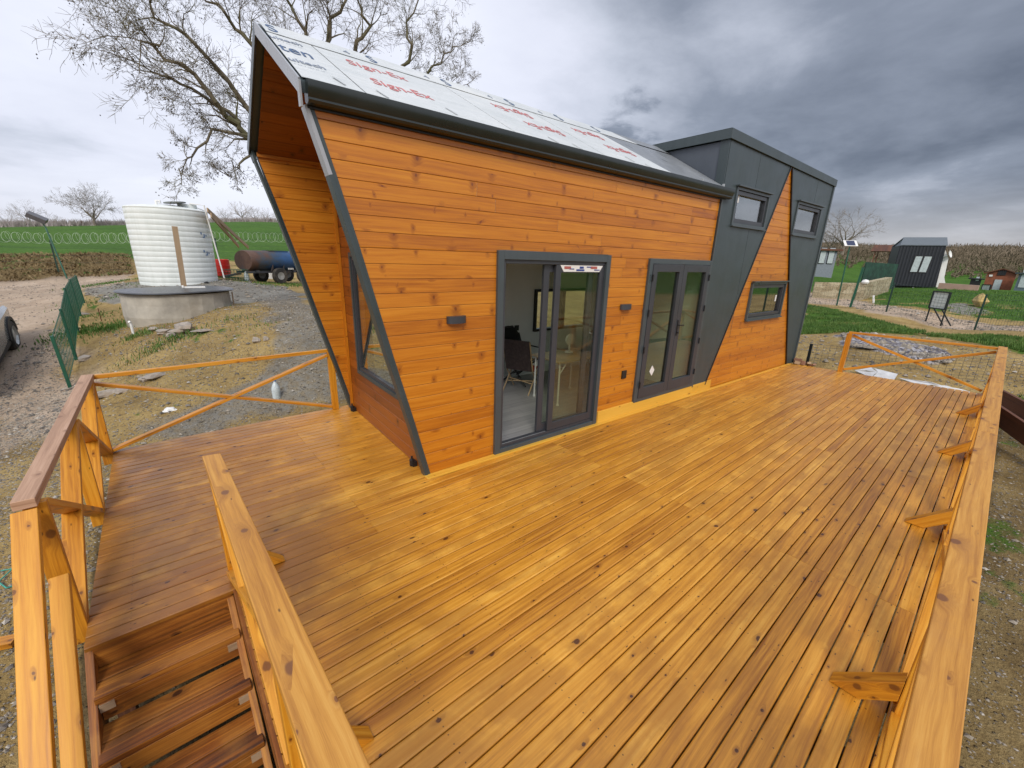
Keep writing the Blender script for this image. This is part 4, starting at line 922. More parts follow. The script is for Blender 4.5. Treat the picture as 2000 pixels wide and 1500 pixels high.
tb=empty('folding_table',hp(3.0,1.0,FZ),HR,'white folding table with thin legs behind the glass of the sliding door','table')
b=MB(); b.box((0,0,.70),(.95,.66,.03)); b.build('table_top',simple('tan_laminate',(.40,.31,.20),.5,nz=.2,scale=3),tb,bevel=.004)
for x in(-.42,.42):
    for y in(-.28,.28):
        b=MB(); b.tube([(x,y,.0),(x,y,.69)],.014,8); b.tube([(x,y,.50),(x*.62,y,.69)],.008,6); b.lathe([(0,0),(.022,0),(.022,.03),(0,.03)],(x,y,-.002),10); b.build('leg',M_alu,tb)
tf=empty('desk_fan',hp(3.15,1.1,FZ+.716),HR,'small white desk fan standing on the folding table','fan')
b=MB(); b.lathe([(0,0),(.07,0),(.065,.02),(.015,.03),(.012,.14),(0,.14)],n=20); b.build('base',M_white,tf); 
b=MB(); b.lathe([(.085,-.02),(.095,0),(.085,.02),(.03,.03),(0,.03)],(0,0,.22),20,Matrix.Rotation(PI/2,3,'X')); b.build('cage',M_white,tf)
bt=empty('bar_table',hp(4.55,1.35,FZ),HR,'white pedestal with a brown round top seen through the double door','table')
b=MB(); b.box((0,0,.42),(.42,.6,.84)); b.build('pedestal',M_white,bt,bevel=.01); b=MB(); b.lathe([(0,.845),(.42,.845),(.44,.865),(.42,.89),(0,.89)],n=36); b.build('table_top',M_clad_shade,bt)

# ------------------------------------------------------------ left background
def gp_(x,y,dz=0): return (x,y,gz1(x,y)+dz)
def lump(b,c,r,seed,fl=.6):
    """an irregular faceted stone"""
    rs=random.Random(seed); bm=bmesh.new(); bmesh.ops.create_icosphere(bm,subdivisions=2,radius=1)
    ph=[rs.uniform(0,6) for _ in range(6)]; rz=rs.uniform(0,6)
    for v in bm.verts:
        k=1+.22*math.sin(v.co.x*3+ph[0])+.18*math.sin(v.co.y*4+ph[1])+.15*math.sin(v.co.z*5+ph[2]); v.co=Vector((v.co.x*k*r[0],v.co.y*k*r[1],v.co.z*k*r[2]))
        v.co=Matrix.Rotation(rz,3,'Z')@v.co
    for f in bm.faces: b.face([Vector(c)+v.co for v in f.verts],[(v.co.x,v.co.y) for v in f.verts])
    bm.free()
# water tank
def tankmat():
    m,g,p=newmat('white_polyethylene'); V=g.n('ShaderNodeTexCoord').outputs['Object']; n=g.noise(V,1.4,5,.6); st=g.noise(g.scale(V,(6,6,.5)),1.0,4,.6)
    c=g.ramp(g.math('ADD',g.math('MULTIPLY',n,.5),g.math('MULTIPLY',st,.5)),[(.3,(.60,.65,.64)),(.55,(.71,.75,.75)),(.8,(.79,.81,.81))]); g.link(c,p.inputs['Base Color']); p.inputs['Roughness'].default_value=.4; p.inputs['Subsurface Weight'].default_value=0; return m
M_pe=tankmat()
tx,ty=0.88,21.38; tz=gz1(tx,ty)-.15; TRd=1.255
tk=empty('water_tank',(tx,ty,tz),0,'big white ribbed plastic water tank on the gravel pad','water tank')
b=MB(); prof=[(0,0),(TRd*.955,0)]; Ht=2.74; nr=15
for i in range(nr):
    z0=.03+Ht*i/nr; z1=.03+Ht*(i+1)/nr; rr=TRd*(.985+.015*min(1,(i+1)/nr*1.3)); h=z1-z0
    prof+=[(rr-.004,z0+.002),(rr,z0+.010),(rr+.0005,z0+h*.5),(rr,z1-.010),(rr-.004,z1-.002)]
prof+=[(TRd*1.0,Ht+.04),(TRd*1.005,Ht+.08),(TRd*.97,Ht+.12),(TRd*.6,Ht+.20),(.35,Ht+.25),(0,Ht+.26)]
b.lathe(prof,n=56); b.build('tank_body',M_pe,tk,smooth=38)
b=MB(); b.lathe([(.30,Ht+.13),(.30,Ht+.30),(.0,Ht+.31)],(.62,-.35,0),24); b.build('manhole_neck',M_pe,tk,smooth=30)
b=MB(); b.lathe([(0,-.012),(.34,-.012),(.34,.02),(.28,.035),(0,.04)],(.25,-.62,Ht+.31),24,Matrix.Rotation(-.10,3,'Y')); b.build('lid',simple('grey_lid',(.20,.22,.22),.5),tk,smooth=30)
b=MB(); b.tube([(-.28,-.5,Ht+.15),(-.28,-.5,Ht+.34),(-.18,-.5,Ht+.34),(-.18,-.5,Ht+.26)],.045,8); b.build('vent_pipe',M_white,tk)
b=MB()
def on_tank(a,z,w,h): 
    ca,sa=math.cos(a),math.sin(a); b.box(((TRd+.012)*ca,(TRd+.012)*sa,z),(.006,w,h),Matrix.Rotation(a,3,'Z'))
for i,(dz) in enumerate((1.95,1.30)):
    for k,(o,w,h) in enumerate(((0,.10,.05),(.02,.05,.16),(-.10,.06,.12),(-.02,.12,.04),(.11,.05,.10))): on_tank(R(-42)+o*.9,dz+(k%3-1)*.07,w*.8,h*.7)
b.build('blue_print',simple('faded_blue',(.10,.19,.36),.5),tk)
b=MB(); b.tube([(.55*TRd,-.80*TRd,.18),(.62*TRd,-.95*TRd,.18)],.045,10); b.lathe([(0,-.03),(.07,-.03),(.07,.03),(0,.03)],(.60*TRd,-.90*TRd,.18),12,Matrix.Rotation(PI/2,3,'X')); b.build('outlet_valve',M_black,tk)
b=MB(); b.tube([(TRd*.97,-.02,Ht+.14),(TRd*.75,-.40,Ht+.20),(.75,-.45,Ht+.27)],.02,6); b.build('inlet_hose',M_white,tk)
# leaning white pipe along the tank
A=Vector((2.276,20.776,1.171)); B_=Vector((1.989,20.604,3.859))
b=MB(); b.tube([A,B_,B_+(A-B_)*.0+Vector((-.42,.15,.03))],.026,10)
b.build('drain_pipe',M_white,loc=tuple(A),label='thin white plastic pipe running up the side of the water tank',cat='pipe')
# crossed planks from the tank to the blue trailer
pl0=[(2.026,20.098,3.669),(2.110,20.089,3.498)]; pl1=[(4.194,26.571,2.435),(3.729,26.337,2.467)]
for i,(p,q,lb) in enumerate(((pl0[0],pl1[0],'upper brown plank leaning from the water tank to the blue trailer'),(pl0[1],pl1[1],'lower brown plank leaning from the water tank to the blue trailer'))):
    b=MB(); b.beam(p,q,.045,.16); b.build('plank',M_raw,loc=p,label=lb,cat='plank',group='planks leaning by the water tank')
# upright board behind the well
A=Vector((0.677,15.585,1.113)); A.z=gz1(A.x,A.y); T_=Vector((0.746,15.582,2.850))
b=MB(); b.beam(A,T_,.13,.03,(0,1,0)); b.build('upright_board',M_raw,loc=tuple(A),label='weathered wooden board standing upright behind the concrete well',cat='board')
# concrete well with a black lid
M_conc=simple('rough_concrete',(.40,.37,.32),.9,nz=.22,scale=1.8,bmp=.5,dirt=(.20,.165,.12),dirtamt=.7)
wx,wy=0.51,14.99; wz=1.13
wl=empty('concrete_well',(wx,wy,wz-1.6),0,'low round concrete well with a thin black lid in the sandy ground','well')
b=MB(); prof=[(1.24,0),(1.20,.5),(1.22,1.0),(1.19,1.3),(1.21,1.59),(1.0,1.60),(0,1.60)]
b.lathe(prof,n=26); b.v=[(x*(1+.025*math.sin(z*4+x*3)),y*(1+.03*math.sin(z*3+y*2)),z) for x,y,z in b.v]; b.build('wall',M_conc,wl)
b=MB(); b.lathe([(0,1.605),(1.30,1.605),(1.32,1.625),(1.29,1.65),(.6,1.67),(0,1.675)],n=48); b.v=[(x,y,z+.02*math.sin(x*2.2)) for x,y,z in b.v]; b.build('lid',simple('black_sheet',(.045,.048,.055),.35,nz=.2),wl)
b=MB(); b.box((1.235,-.25,1.25),(.03,.05,.62)); b.build('shutter_lath',M_raw,wl)
b=MB(); b.tube([(.15,-.2,1.70),(.62,-.25,1.70)],.028,8); b.lathe([(0,-.02),(.05,-.02),(.05,.02),(0,.02)],(.12,-.2,1.71),12,Matrix.Rotation(PI/2,3,'Y')); b.build('pipe_end',M_white,wl)
# red barrel
rb=Vector((2.694,24.718,1.015))
rb=empty('red_barrel',rb,0,'red plastic barrel between the water tank and the blue trailer','barrel')
b=MB(); b.lathe([(0,0),(.26,0),(.31,.05),(.33,.45),(.32,.80),(.30,.82),(.28,.78),(0,.74)],n=28); b.build('barrel',M_red,rb,smooth=30)
b=MB(); 
for z in (.25,.55): b.lathe([(.325,z-.02),(.345,z),(.325,z+.02)],n=28)
b.build('hoop',M_red,rb,smooth=30)
# blue tanker trailer
def rusty():
    m,g,p=newmat('rusty_blue_paint'); V=g.n('ShaderNodeTexCoord').outputs['Object']; n=g.noise(V,1.3,8,.7,.4); s=g.n('ShaderNodeSeparateXYZ'); g.link(V,s.inputs[0])
    k=g.math('ADD',g.math('MULTIPLY',n,1.6),g.math('MULTIPLY',s.outputs[0],-.36)); k=g.math('ADD',k,g.math('MULTIPLY',s.outputs[2],.25))
    c=g.ramp(g.mr(k,.85,1.75),[(0,(.02,.075,.20)),(.35,(.022,.055,.115)),(.55,(.045,.05,.06)),(.8,(.08,.040,.028)),(1,(.11,.06,.042))]); g.link(c,p.inputs['Base Color']); p.inputs['Roughness'].default_value=.6; return m
A=Vector((3.222,21.042,0.941)); B_=Vector((5.366,22.941,0.825)); tl=(A+B_)/2; tyaw=math.atan2(B_.y-A.y,B_.x-A.x)-.30
tr=empty('tanker_trailer',(tl.x+.05,tl.y+.3,gz1(tl.x,tl.y)),tyaw,'rusty blue oval tank trailer on two wheels behind the water tank','trailer')
b=MB(); 
def oval(b,x0,x1,zc,ry,rz,n=28):
    xs=[(x0,0),(x0,.96),(x0+.05,1),(x1-.05,1),(x1,.96),(x1,0)]
    for (xa,ka),(xb,kb) in zip(xs[:-1],xs[1:]):
        for k in range(n):
            a,c=2*PI*k/n,2*PI*(k+1)/n; P_=lambda x,s,t:(x,math.cos(t)*ry*s,zc+math.sin(t)*rz*s)
            q=[P_(xa,ka,a),P_(xa,ka,c),P_(xb,kb,c),P_(xb,kb,a)]; q=[p for i,p in enumerate(q) if p not in q[:i]]
            if len(q)>2: b.face(q)
oval(b,-1.55,1.7,1.18,.72,.52); b.box((.3,0,1.66),(1.1,.6,.12)); b.build('tank',rusty(),tr,smooth=35)
b=MB(); b.beam((-1.7,-.4,.62),(1.8,-.4,.62),.08,.12); b.beam((-1.7,.4,.62),(1.8,.4,.62),.08,.12); b.beam((-1.75,0,.55),(-2.7,0,.40),.1,.1)
for x in(-1.2,-.2,.9,1.6): b.beam((x,-.65,.66),(x,.65,.66),.08,.10)
for x in (-.5,.15): b.prism([(x,-.62,.66),(x+.16,-.62,.66),(x+.08,-.72,1.0)],(0,.05,0))
b.build('chassis',simple('dark_steel',(.05,.055,.065),.6,dirt=(.12,.06,.03),dirtamt=.6),tr)
for x,y in ((-.15,-.78),(-.15,.78),(1.45,-.78),(1.45,.78)):
    if x>1 and y<0: y=-.62
    b=MB(); rot=Matrix.Rotation(PI/2,3,'X'); b.lathe([(.20,-.10),(.38,-.10),(.42,-.06),(.42,.06),(.38,.10),(.20,.10)],(x,y,.42),28,rot); w_=b.build('wheel',M_rub,tr,smooth=30)
    b=MB(); b.lathe([(0,-.05),(.08,-.09),(.10,-.04),(.19,-.06),(.21,-.10),(.21,.10),(0,.06)],(x,y,.42),24,rot); b.build('rim',simple('rim_paint',(.25,.25,.24),.5),w_)
b=MB(); 
for i,(x,z) in enumerate(((.95,1.38),(1.05,1.38),(1.15,1.38),(.55,.78),(.64,.78),(.73,.78),(.82,.78))): b.box((x,-.70 if z>1 else -.60,z),(.05,.02,.09))
b.build('painted_marks',M_white,tr); tr.scale=(.84,.84,.84)
# litter near the trailer
def rest(px): return Vector(px)
q=Vector((4.921,25.399,0.868))
b=MB(); b.box((q.x,q.y,q.z+.17),(.42,.30,.36),Matrix.Rotation(.3,3,'Z')); b.build('white_box',M_white,loc=tuple(q),bevel=.02,label='square white box on the grass in front of the trailer wheels',cat='box')
q=Vector((2.797,21.521,1.003))
t=empty('wire_roll',q,0.2,'roll of dark green fence wire lying beside the red barrel','wire roll'); b=MB()
for k in range(9): b.lathe([(.235,-.45+k*.11),(.25,-.445+k*.11),(.235,-.44+k*.11)],(0,0,.25),22,Matrix.Rotation(PI/2,3,'Y'))
for k in range(16): a=2*PI*k/16; b.tube([(-.45,.245*math.cos(a),.25+.245*math.sin(a)),(.45,.245*math.cos(a),.25+.245*math.sin(a))],.006,4)
b.build('wire',M_green,t)
def bottle(loc,label,grp=None,s=1.0,rot=0):
    t=empty('plastic_bottle',loc,0,label,'bottle',grp); M_=Matrix.Rotation(rot,3,'X'); b=MB()
    b.lathe([(0,0),(.055*s,0),(.06*s,.02*s),(.058*s,.08*s),(.061*s,.10*s),(.058*s,.18*s),(.03*s,.25*s),(.017*s,.27*s),(.017*s,.29*s)],(0,0,0 if not rot else .06*s),20,M_); b.build('bottle_body',simple('bottle_plastic',(.55,.62,.66),.2,nz=.15,scale=30),t,smooth=40)
    b=MB(); b.lathe([(0,.285*s),(.021*s,.285*s),(.021*s,.31*s),(0,.31*s)],(0,0,0 if not rot else .06*s),14,M_); b.build('cap',simple('blue_cap',(.05,.22,.50),.4),t); return t
bottle(Vector((1.393,8.167,-0.297)),'clear plastic water bottle with blue cap standing beyond the rear railing',s=1.15)
bottle(Vector((5.602,26.229,0.957)),'clear plastic bottle on the grass beside the white box',s=1.3)
bottle(Vector((3.209,21.783,0.963)),'large clear plastic container lying by the wire roll',s=1.6)
# crumpled bag
q=Vector((-0.125,8.462,-0.303)); b=MB(); lump(b,(q.x,q.y,q.z+.02),(.13,.09,.03),4); b.build('plastic_bag',M_white,loc=tuple(q),label='crumpled white scrap of plastic on the dirt behind the rear railing',cat='litter')
# white pipe stub
q=Vector((-0.540,13.471,0.251)); b=MB(); b.tube([(q.x,q.y,q.z-.05),(q.x-.01,q.y,q.z+.27),(q.x-.03,q.y-.03,q.z+.30)],.028,10); b.build('pipe_stub',M_white,loc=tuple(q),label='short white pipe sticking up from a tuft below the concrete well',cat='pipe')
q=Vector((-1.231,16.004,0.256)); b=MB(); b.tube([(q.x,q.y,q.z-.05),(q.x-.01,q.y,q.z+.38)],.011,6); b.build('iron_bar',M_old,loc=tuple(q),label='thin rusty bar stuck in the sand left of the concrete well',cat='bar')
# rocks one can tell apart
M_rock=simple('pale_rock',(.36,.32,.28),.9,nz=.25,scale=6,bmp=.5,dirt=(.20,.13,.07),dirtamt=.6)
rk=[((362,645),(.22,.16,.15),'largest pale rock of the heap below the concrete well'),((345,650),(.15,.12,.09),'flat rock touching the largest rock below the well'),((318,651),(.16,.10,.07),'long tan rock at the left end of the heap below the well'),((333,657),(.09,.07,.06),'small white rock in front of the heap below the well'),((300,644),(.09,.07,.05),'small rock beside the white pipe stub'),((165,703),(.14,.09,.07),'white rock beside a green fence post'),((398,645),(.30,.14,.015),'thin grey slab lying right of the rock heap'),((160,615),(.16,.10,.05),'pale rock at the foot of the far green fence posts'),
((500,668),(.09,.07,.07),'dark grey stone on the slate coloured ground'),((520,664),(.07,.05,.05),'lighter stone right of the dark grey stone'),
((205,772),(.20,.12,.07),'pale flat rock just behind the left end of the rear railing'),((240,765),(.14,.1,.05),'broken rock behind the rear railing'),((305,735),(.24,.10,.05),'long flat rock behind the top of the rear railing'),((285,742),(.13,.08,.05),'brownish rock left of the long flat rock')]
rkp=[(0.422,12.428,0.410),(0.251,12.413,0.366),(0.002,12.692,0.334),(0.125,12.256,0.317),(-0.155,13.224,0.355),(-1.431,12.989,-0.182),(0.748,12.036,0.439),(-1.734,17.566,0.300),(1.538,10.485,0.338),(1.728,10.415,0.376),(-0.974,10.056,-0.301),(-0.713,9.801,-0.214),(-0.225,9.943,-0.040),(-0.378,9.938,-0.084)]
for (px,r,lb),c in zip(rk,rkp):
    b=MB(); lump(b,(c[0],c[1],c[2]+r[2]*.4),r,hash(lb)%999 if False else int(px[0]*7+px[1])); b.build('rock',M_rock,loc=c,label=lb,cat='rock',group='rocks lying on the dirt by the well')
# green mesh fence at the left, leaning posts
gf_=empty('mesh_fence',(-1.604,11.833,-0.500),0,'low dark green mesh fence with leaning posts beside the dirt road','fence')
fpb=[(-1.604,11.833,-0.500),(-1.568,13.152,-0.197),(-1.637,15.153,0.121),(-1.738,17.308,0.286),(-1.820,19.841,0.395)]; fpt=[(-1.655,11.826,0.561),(-1.598,13.148,0.940),(-1.671,15.149,1.246),(-1.762,17.306,1.341),(-1.869,19.836,1.321)]; base=gf_.location
for p,q in zip(fpb,fpt):
    p=Vector(p)-base; q=Vector(q)-base; b=MB(); b.beam(p-Vector((0,0,.1)),q,.055,.055,(0,1,0)); b.build('post',M_green,gf_,bevel=.004)
for (p,q),(p2,q2) in zip(list(zip(fpb,fpt))[:-1],list(zip(fpb,fpt))[1:]):
    p,q,p2,q2=[Vector(x)-base for x in (p,q,p2,q2)]; b=MB()
    for k in range(9): t_=.12+.86*k/8; b.tube([p.lerp(q,t_),p2.lerp(q2,t_)],.0045 if k not in(0,8) else .009,4)
    nn=max(10,int((p2-p).length/.075))
    for k in range(nn+1): t_=k/nn; b.tube([p.lerp(p2,t_).lerp(q.lerp(q2,t_),.10),p.lerp(p2,t_).lerp(q.lerp(q2,t_),1.0)],.0036,3)
    b.build('mesh_panel',M_green,gf_)
# far fence with razor wire on the bank
def fence_line(pts,h,label,mat,name='wire_fence',wire=True,step=2.6,coil=False,cat='fence',pr=.035,nets=5):
    """posts along a polyline on the ground with wires between"""
    P_=[Vector((x,y,0)) for x,y in pts]; seg=[]; 
    tot=sum((b_-a_).length for a_,b_ in zip(P_[:-1],P_[1:])); n=max(1,round(tot/step)); out=[]
    for i in range(n+1):
        d=tot*i/n
        for a_,b_ in zip(P_[:-1],P_[1:]):
            L=(b_-a_).length
            if d<=L+1e-6: q=a_.lerp(b_,min(1,d/L)); out.append(Vector((q.x,q.y,gz1(q.x,q.y)))); break
            d-=L
    root=empty(name,out[0],0,label,cat); o0=out[0]
    for q in out:
        b=MB(); b.box((q.x-o0.x,q.y-o0.y,q.z-o0.z+h/2-.1),(pr*2,pr*2,h+.2),long=2); b.build('post',mat,root)
    if wire:
        for a_,b_ in zip(out[:-1],out[1:]):
            b=MB()
            for k in range(nets): dz=Vector((0,0,h*(.06+.92*k/(nets-1)))); b.tube([a_-o0+dz,b_-o0+dz],.004 if nets>6 else .006,3)
            if nets>6:
                m_=int((b_-a_).length/.14)
                for k in range(m_+1): q=a_.lerp(b_,k/m_)-o0; b.tube([q+Vector((0,0,h*.06)),q+Vector((0,0,h*.98))],.0035,3)
            b.build('wire',mat,root)
    if coil:
        b=MB(); pts_=[]; rr=.27; turns=int(tot/.24)
        allp=[]
        for i in range(turns*12+1):
            d=tot*i/(turns*12)
            for a_,b_ in zip(out[:-1],out[1:]):
                L=(b_-a_).length
                if d<=L+1e-6: 
                    q=a_.lerp(b_,min(1,d/L)); dr=(b_-a_).normalized(); up=Vector((0,0,1)); sd=dr.cross(up).normalized(); break
                d-=L
            an=2*PI*i/12; r2=rr*(1+.10*math.sin(i*.37)); allp.append(q-o0+up*(h+.10+math.sin(an)*r2)+dr*math.cos(an)*r2*.75+sd*.10*math.cos(an*.5))
        b.tube(allp,.006,3,cap=False); b.build('razor_wire',simple('razor_wire_steel',(.42,.50,.42),.5,metal=.2),root)
    return root
fence_line([(-7.56,36.46),(-5.00,35.24),(-1.03,32.26),(1.17,30.26),(4.27,30.55),(7.46,30.75)],1.65,'wire fence topped with coiled razor wire along the edge of the green field',M_dgreen,coil=True,step=4.2)
fl=[(-26.36,135.46),(-17.55,136.88),(-2.01,137.99),(27.67,135.20)]
fence_line(fl,1.3,'distant post and rail fence along the top of the green field',M_old,'field_fence',step=4.2,pr=.09,nets=2)
# low ridge hedge
def scrub(name,pts,h,n,col,label,cat,seed,rad=1.2,kind=None,leaf=.18,group=None):
    rs=random.Random(seed); b=MB()
    for i in range(n):
        x,y=pts[rs.randrange(len(pts))] if rad is None else (lambda p:(p[0]+rs.gauss(0,rad),p[1]+rs.gauss(0,rad)))(pts[rs.randrange(len(pts))])
        z=gz1(x,y); hh=h*rs.uniform(.4,1); a=rs.uniform(0,6.3)
        for k in range(3):
            a2=a+rs.uniform(-1,1); e=Vector((x+math.cos(a2)*hh*.35,y+math.sin(a2)*hh*.35,z+hh*rs.uniform(.5,1))); w_=leaf*rs.uniform(.5,1)
            b.face([(x-w_*.3,y,z),(x+w_*.3,y,z),tuple(e)])
    return b.build(name,col,label=label,cat=cat,kind=kind,group=group)
# ---- trees
M_bark=simple('plane_bark',(.145,.120,.080),.85,nz=.35,scale=3,dirt=(.10,.115,.035),dirtamt=.6)
M_barkg=simple('grey_bark',(.20,.165,.135),.9,nz=.25,scale=1)
M_seed=simple('dry_seed_balls',(.055,.035,.022),.9,nz=.3)
def grow(b,p,d,r,L,depth,rs,seeds,sp=.62,sides=(7,6,5,4,3,3,3),gn=.02,minr=.004,lst=None,wig=.35):
    n=4 if depth<2 else 3; pts=[Vector(p)]; rad=[r]; dr=Vector(d).normalized(); 
    for i in range(n):
        dr=(dr+Vector((rs.gauss(0,wig),rs.gauss(0,wig),rs.gauss(0,wig)*.7+gn))*.45).normalized(); pts.append(pts[-1]+dr*L/n); rad.append(r*(1-.42*(i+1)/n))
    b.tube(pts,rad,sides[min(depth,len(sides)-1)],cap=False)
    if depth>=lst:
        if seeds is not None and rs.random()<.07: seeds.append(pts[-1])
        return
    nb=rs.choice((2,3)) if depth<lst-1 else rs.choice((2,3,3))
    for k in range(nb):
        a=rs.uniform(0,2*PI); ax=dr.orthogonal().normalized(); ax.rotate(Matrix.Rotation(a,3,dr) if False else Matrix.Rotation(a,3,dr)); q=(dr+ax*rs.uniform(.35,.95)).normalized()
        grow(b,pts[-1],q,max(minr,rad[-1]*rs.uniform(.55,.8)),L*rs.uniform(sp,sp+.2),depth+1,rs,seeds,sp,sides,gn,minr,lst,wig)
    for k in range(rs.choice((1,2))):
        i=rs.randrange(1,n); a=rs.uniform(0,2*PI); ax=dr.orthogonal().normalized(); ax.rotate(Matrix.Rotation(a,3,dr)); q=(dr*.6+ax*rs.uniform(.6,1.0)).normalized()
        grow(b,pts[i],q,max(minr,rad[i]*.45),L*rs.uniform(sp-.1,sp+.05),depth+2 if depth+2<=lst else lst,rs,seeds,sp,sides,gn,minr,lst,wig)
# the big bare plane tree behind the cabin: limbs as way points in metres
limbs=[(0.15,[(4.210,12.932,4.594),(2.379,12.780,4.911),(1.972,12.647,5.231),(1.436,12.518,5.818),(0.818,12.473,6.183),(0.609,12.285,6.110)],0.75),(0.07,[(2.379,12.780,4.911),(1.670,12.691,4.796),(1.166,12.646,4.307),(0.877,12.569,3.944)],0.42),(0.05,[(2.414,12.774,4.529),(2.036,12.738,4.132),(1.822,12.670,3.927)],0.28),(0.12,[(4.210,12.932,4.594),(2.564,13.051,5.327),(2.095,13.033,6.117),(1.417,12.922,6.676),(0.953,12.865,6.961),(1.007,12.760,7.285)],0.75),(0.08,[(2.254,12.905,5.181),(1.611,12.900,5.562),(1.012,12.860,5.797),(0.469,12.791,5.912)],0.62),(0.13,[(4.210,12.932,4.594),(3.199,13.424,6.718),(2.639,13.545,7.337),(2.263,13.512,7.610),(1.828,13.477,7.927)],0.8),(0.13,[(4.210,12.932,4.594),(4.058,13.399,6.939),(4.043,13.404,7.720),(3.690,13.505,8.284),(3.377,13.587,8.817)],0.8),(0.12,[(4.210,12.932,4.594),(4.641,13.420,7.566),(4.786,13.369,8.161),(5.153,13.232,8.790),(5.303,12.957,9.386)],0.8),(0.12,[(4.210,12.932,4.594),(5.345,13.479,7.546),(5.744,13.314,8.328),(5.559,13.392,8.874),(6.047,13.069,9.598)],0.75),(0.11,[(4.210,12.932,4.594),(6.512,13.067,7.247),(6.838,12.900,8.044),(6.675,12.872,8.594),(7.167,12.605,9.370)],0.7),(0.09,[(4.210,12.932,4.594),(6.855,13.117,7.085),(7.458,12.783,7.546),(7.764,12.600,8.031),(8.172,12.339,8.263)],0.5),(0.08,[(4.210,12.932,4.594),(7.341,13.081,6.856),(7.949,12.720,7.322),(8.434,12.404,7.363)],0.42)]
tb_=Vector((4.061,12.979,2.875)); 
bt=empty('bare_tree',(tb_.x,tb_.y,gz1(tb_.x,tb_.y)),0,'large leafless plane tree spreading behind the roof of the tiny house','tree')
rs=random.Random(11); bO=bt.location; cr=MB(); tk_=MB(); seeds=[]
fork=Vector((4.210,12.932,4.594))
tk_.tube([Vector((0,0,-.2)),Vector((.05,.0,1.0)),(fork-bO)*.6,fork-bO],[.42,.34,.30,.26],14); tk_.build('trunk',M_bark,bt,smooth=True)
for lm in limbs:
    w0_=lm[0]; pts=[Vector(q)-bO for q in lm[1]]; n=len(pts)
    # smooth the way points into a crooked limb
    fine=[]; 
    for i in range(n-1):
        for t_ in (0,.33,.66): 
            q=pts[i].lerp(pts[i+1],t_); fine.append(q+Vector((rs.gauss(0,.05),rs.gauss(0,.05),rs.gauss(0,.05))) if i+t_>0 else q)
    fine.append(pts[-1]); m_=len(fine); rad=[w0_*.60*(1-.84*i/(m_-1)) for i in range(m_)]
    cr.tube(fine,rad,8,cap=False)
    for i in range(2,m_):
        dr=(fine[i]-fine[i-1]).normalized()
        for k in range(1 if i%3 else 2):
            a=rs.uniform(0,2*PI); ax=dr.orthogonal().normalized(); ax.rotate(Matrix.Rotation(a,3,dr)); q=(dr*rs.uniform(.5,1.1)+ax*rs.uniform(.35,.9)+Vector((0,0,.12))).normalized()
            grow(cr,fine[i],q,max(.012,rad[i]*.42),rs.uniform(.42,.78)*lm[2],2,rs,seeds,.66,(7,6,5,4,3,3,3),.02,.0034,6,.38)
cr.build('crown',M_bark,bt)
sb=MB()
for s_ in seeds:
    for k in range(rs.choice((1,1,2))):
        c=s_+Vector((rs.gauss(0,.04),rs.gauss(0,.04),-rs.uniform(.02,.12))); r=rs.uniform(.008,.015)
        o_=[(r,0,0),(0,r,0),(-r,0,0),(0,-r,0)]; T=(0,0,r*1.3)
        for i in range(4): sb.face([c+Vector(o_[i]),c+Vector(o_[(i+1)%4]),c+Vector(T)]); sb.face([c+Vector(o_[(i+1)%4]),c+Vector(o_[i]),c-Vector(T)])
tag(sb.build('seed_balls',M_seed,bt),kind='stuff')
def far_tree(loc,h,label,seed,mat=None,spread=.9,depth=5,group='bare trees on the skyline'):
    t=empty('bare_tree',loc,0,label,'tree',group); rs=random.Random(seed); a=MB(); a.tube([(0,0,-.3),(0,0,h*.10),(h*.01,0,h*.22)],[h*.035,h*.028,h*.024],7); a.build('trunk',mat or M_barkg,t)
    c=MB()
    for k in range(7):
        an=2*PI*k/7+rs.uniform(-.3,.3); grow(c,(0,0,h*(.12+.016*k)),(math.cos(an)*spread,math.sin(an)*spread,rs.uniform(.5,1.3)),h*.016,h*.26,1,rs,None,.66,(5,5,4,3,3,3,3),.05,h*.0016,depth,.3)
    c.build('crown',mat or M_barkg,t); return t
M_bfar=simple('hazy_bark',(.34,.30,.29),.95,nz=.1,scale=.5,bmp=0)
far_tree((-7.360,131.795,6.499),8.6,'round leafless tree standing alone on the field edge above the lamp post',3,depth=6,spread=.95)
for i,(q,h,lb) in enumerate((((-19.032,148.788,5.758),6.5,'pale bushy bare tree left of the lone round tree'),((-23.770,158.224,5.635),5.0,'low pale bare tree at the left edge of the skyline'),((22.906,148.241,10.146),7.0,'rounded bare tree on the skyline above the planks'),((26.794,152.667,10.618),5.0,'smaller bare tree right of the rounded one'),((18.962,150.813,9.825),4.6,'low bare tree above the trailer planks'),((30.969,156.974,11.257),4.5,'faint bare tree beside the slanted cabin edge'),((-16.964,164.126,6.632),3.6,'tiny bare tree between lamp post and lone tree'))):
    far_tree(q,h,lb,30+i,M_bfar,1.0,5)
ridge=[(-25.94,136.56),(-21.98,137.25),(-17.72,137.87),(-11.55,138.52),(-4.78,138.92),(2.64,138.97),(10.78,138.58),(16.19,138.05),(21.89,137.27),(29.04,135.93)]
rpts=[]
for a_,c_ in zip(ridge[:-1],ridge[1:]):
    for k in range(14): t_=k/14; rpts.append((a_[0]+(c_[0]-a_[0])*t_,a_[1]+(c_[1]-a_[1])*t_))
scrub('hedge',rpts,2.2,5200,M_bfar,'pale leafless hedge running along the top of the green field','hedge',5,1.3,kind=None,leaf=.35)
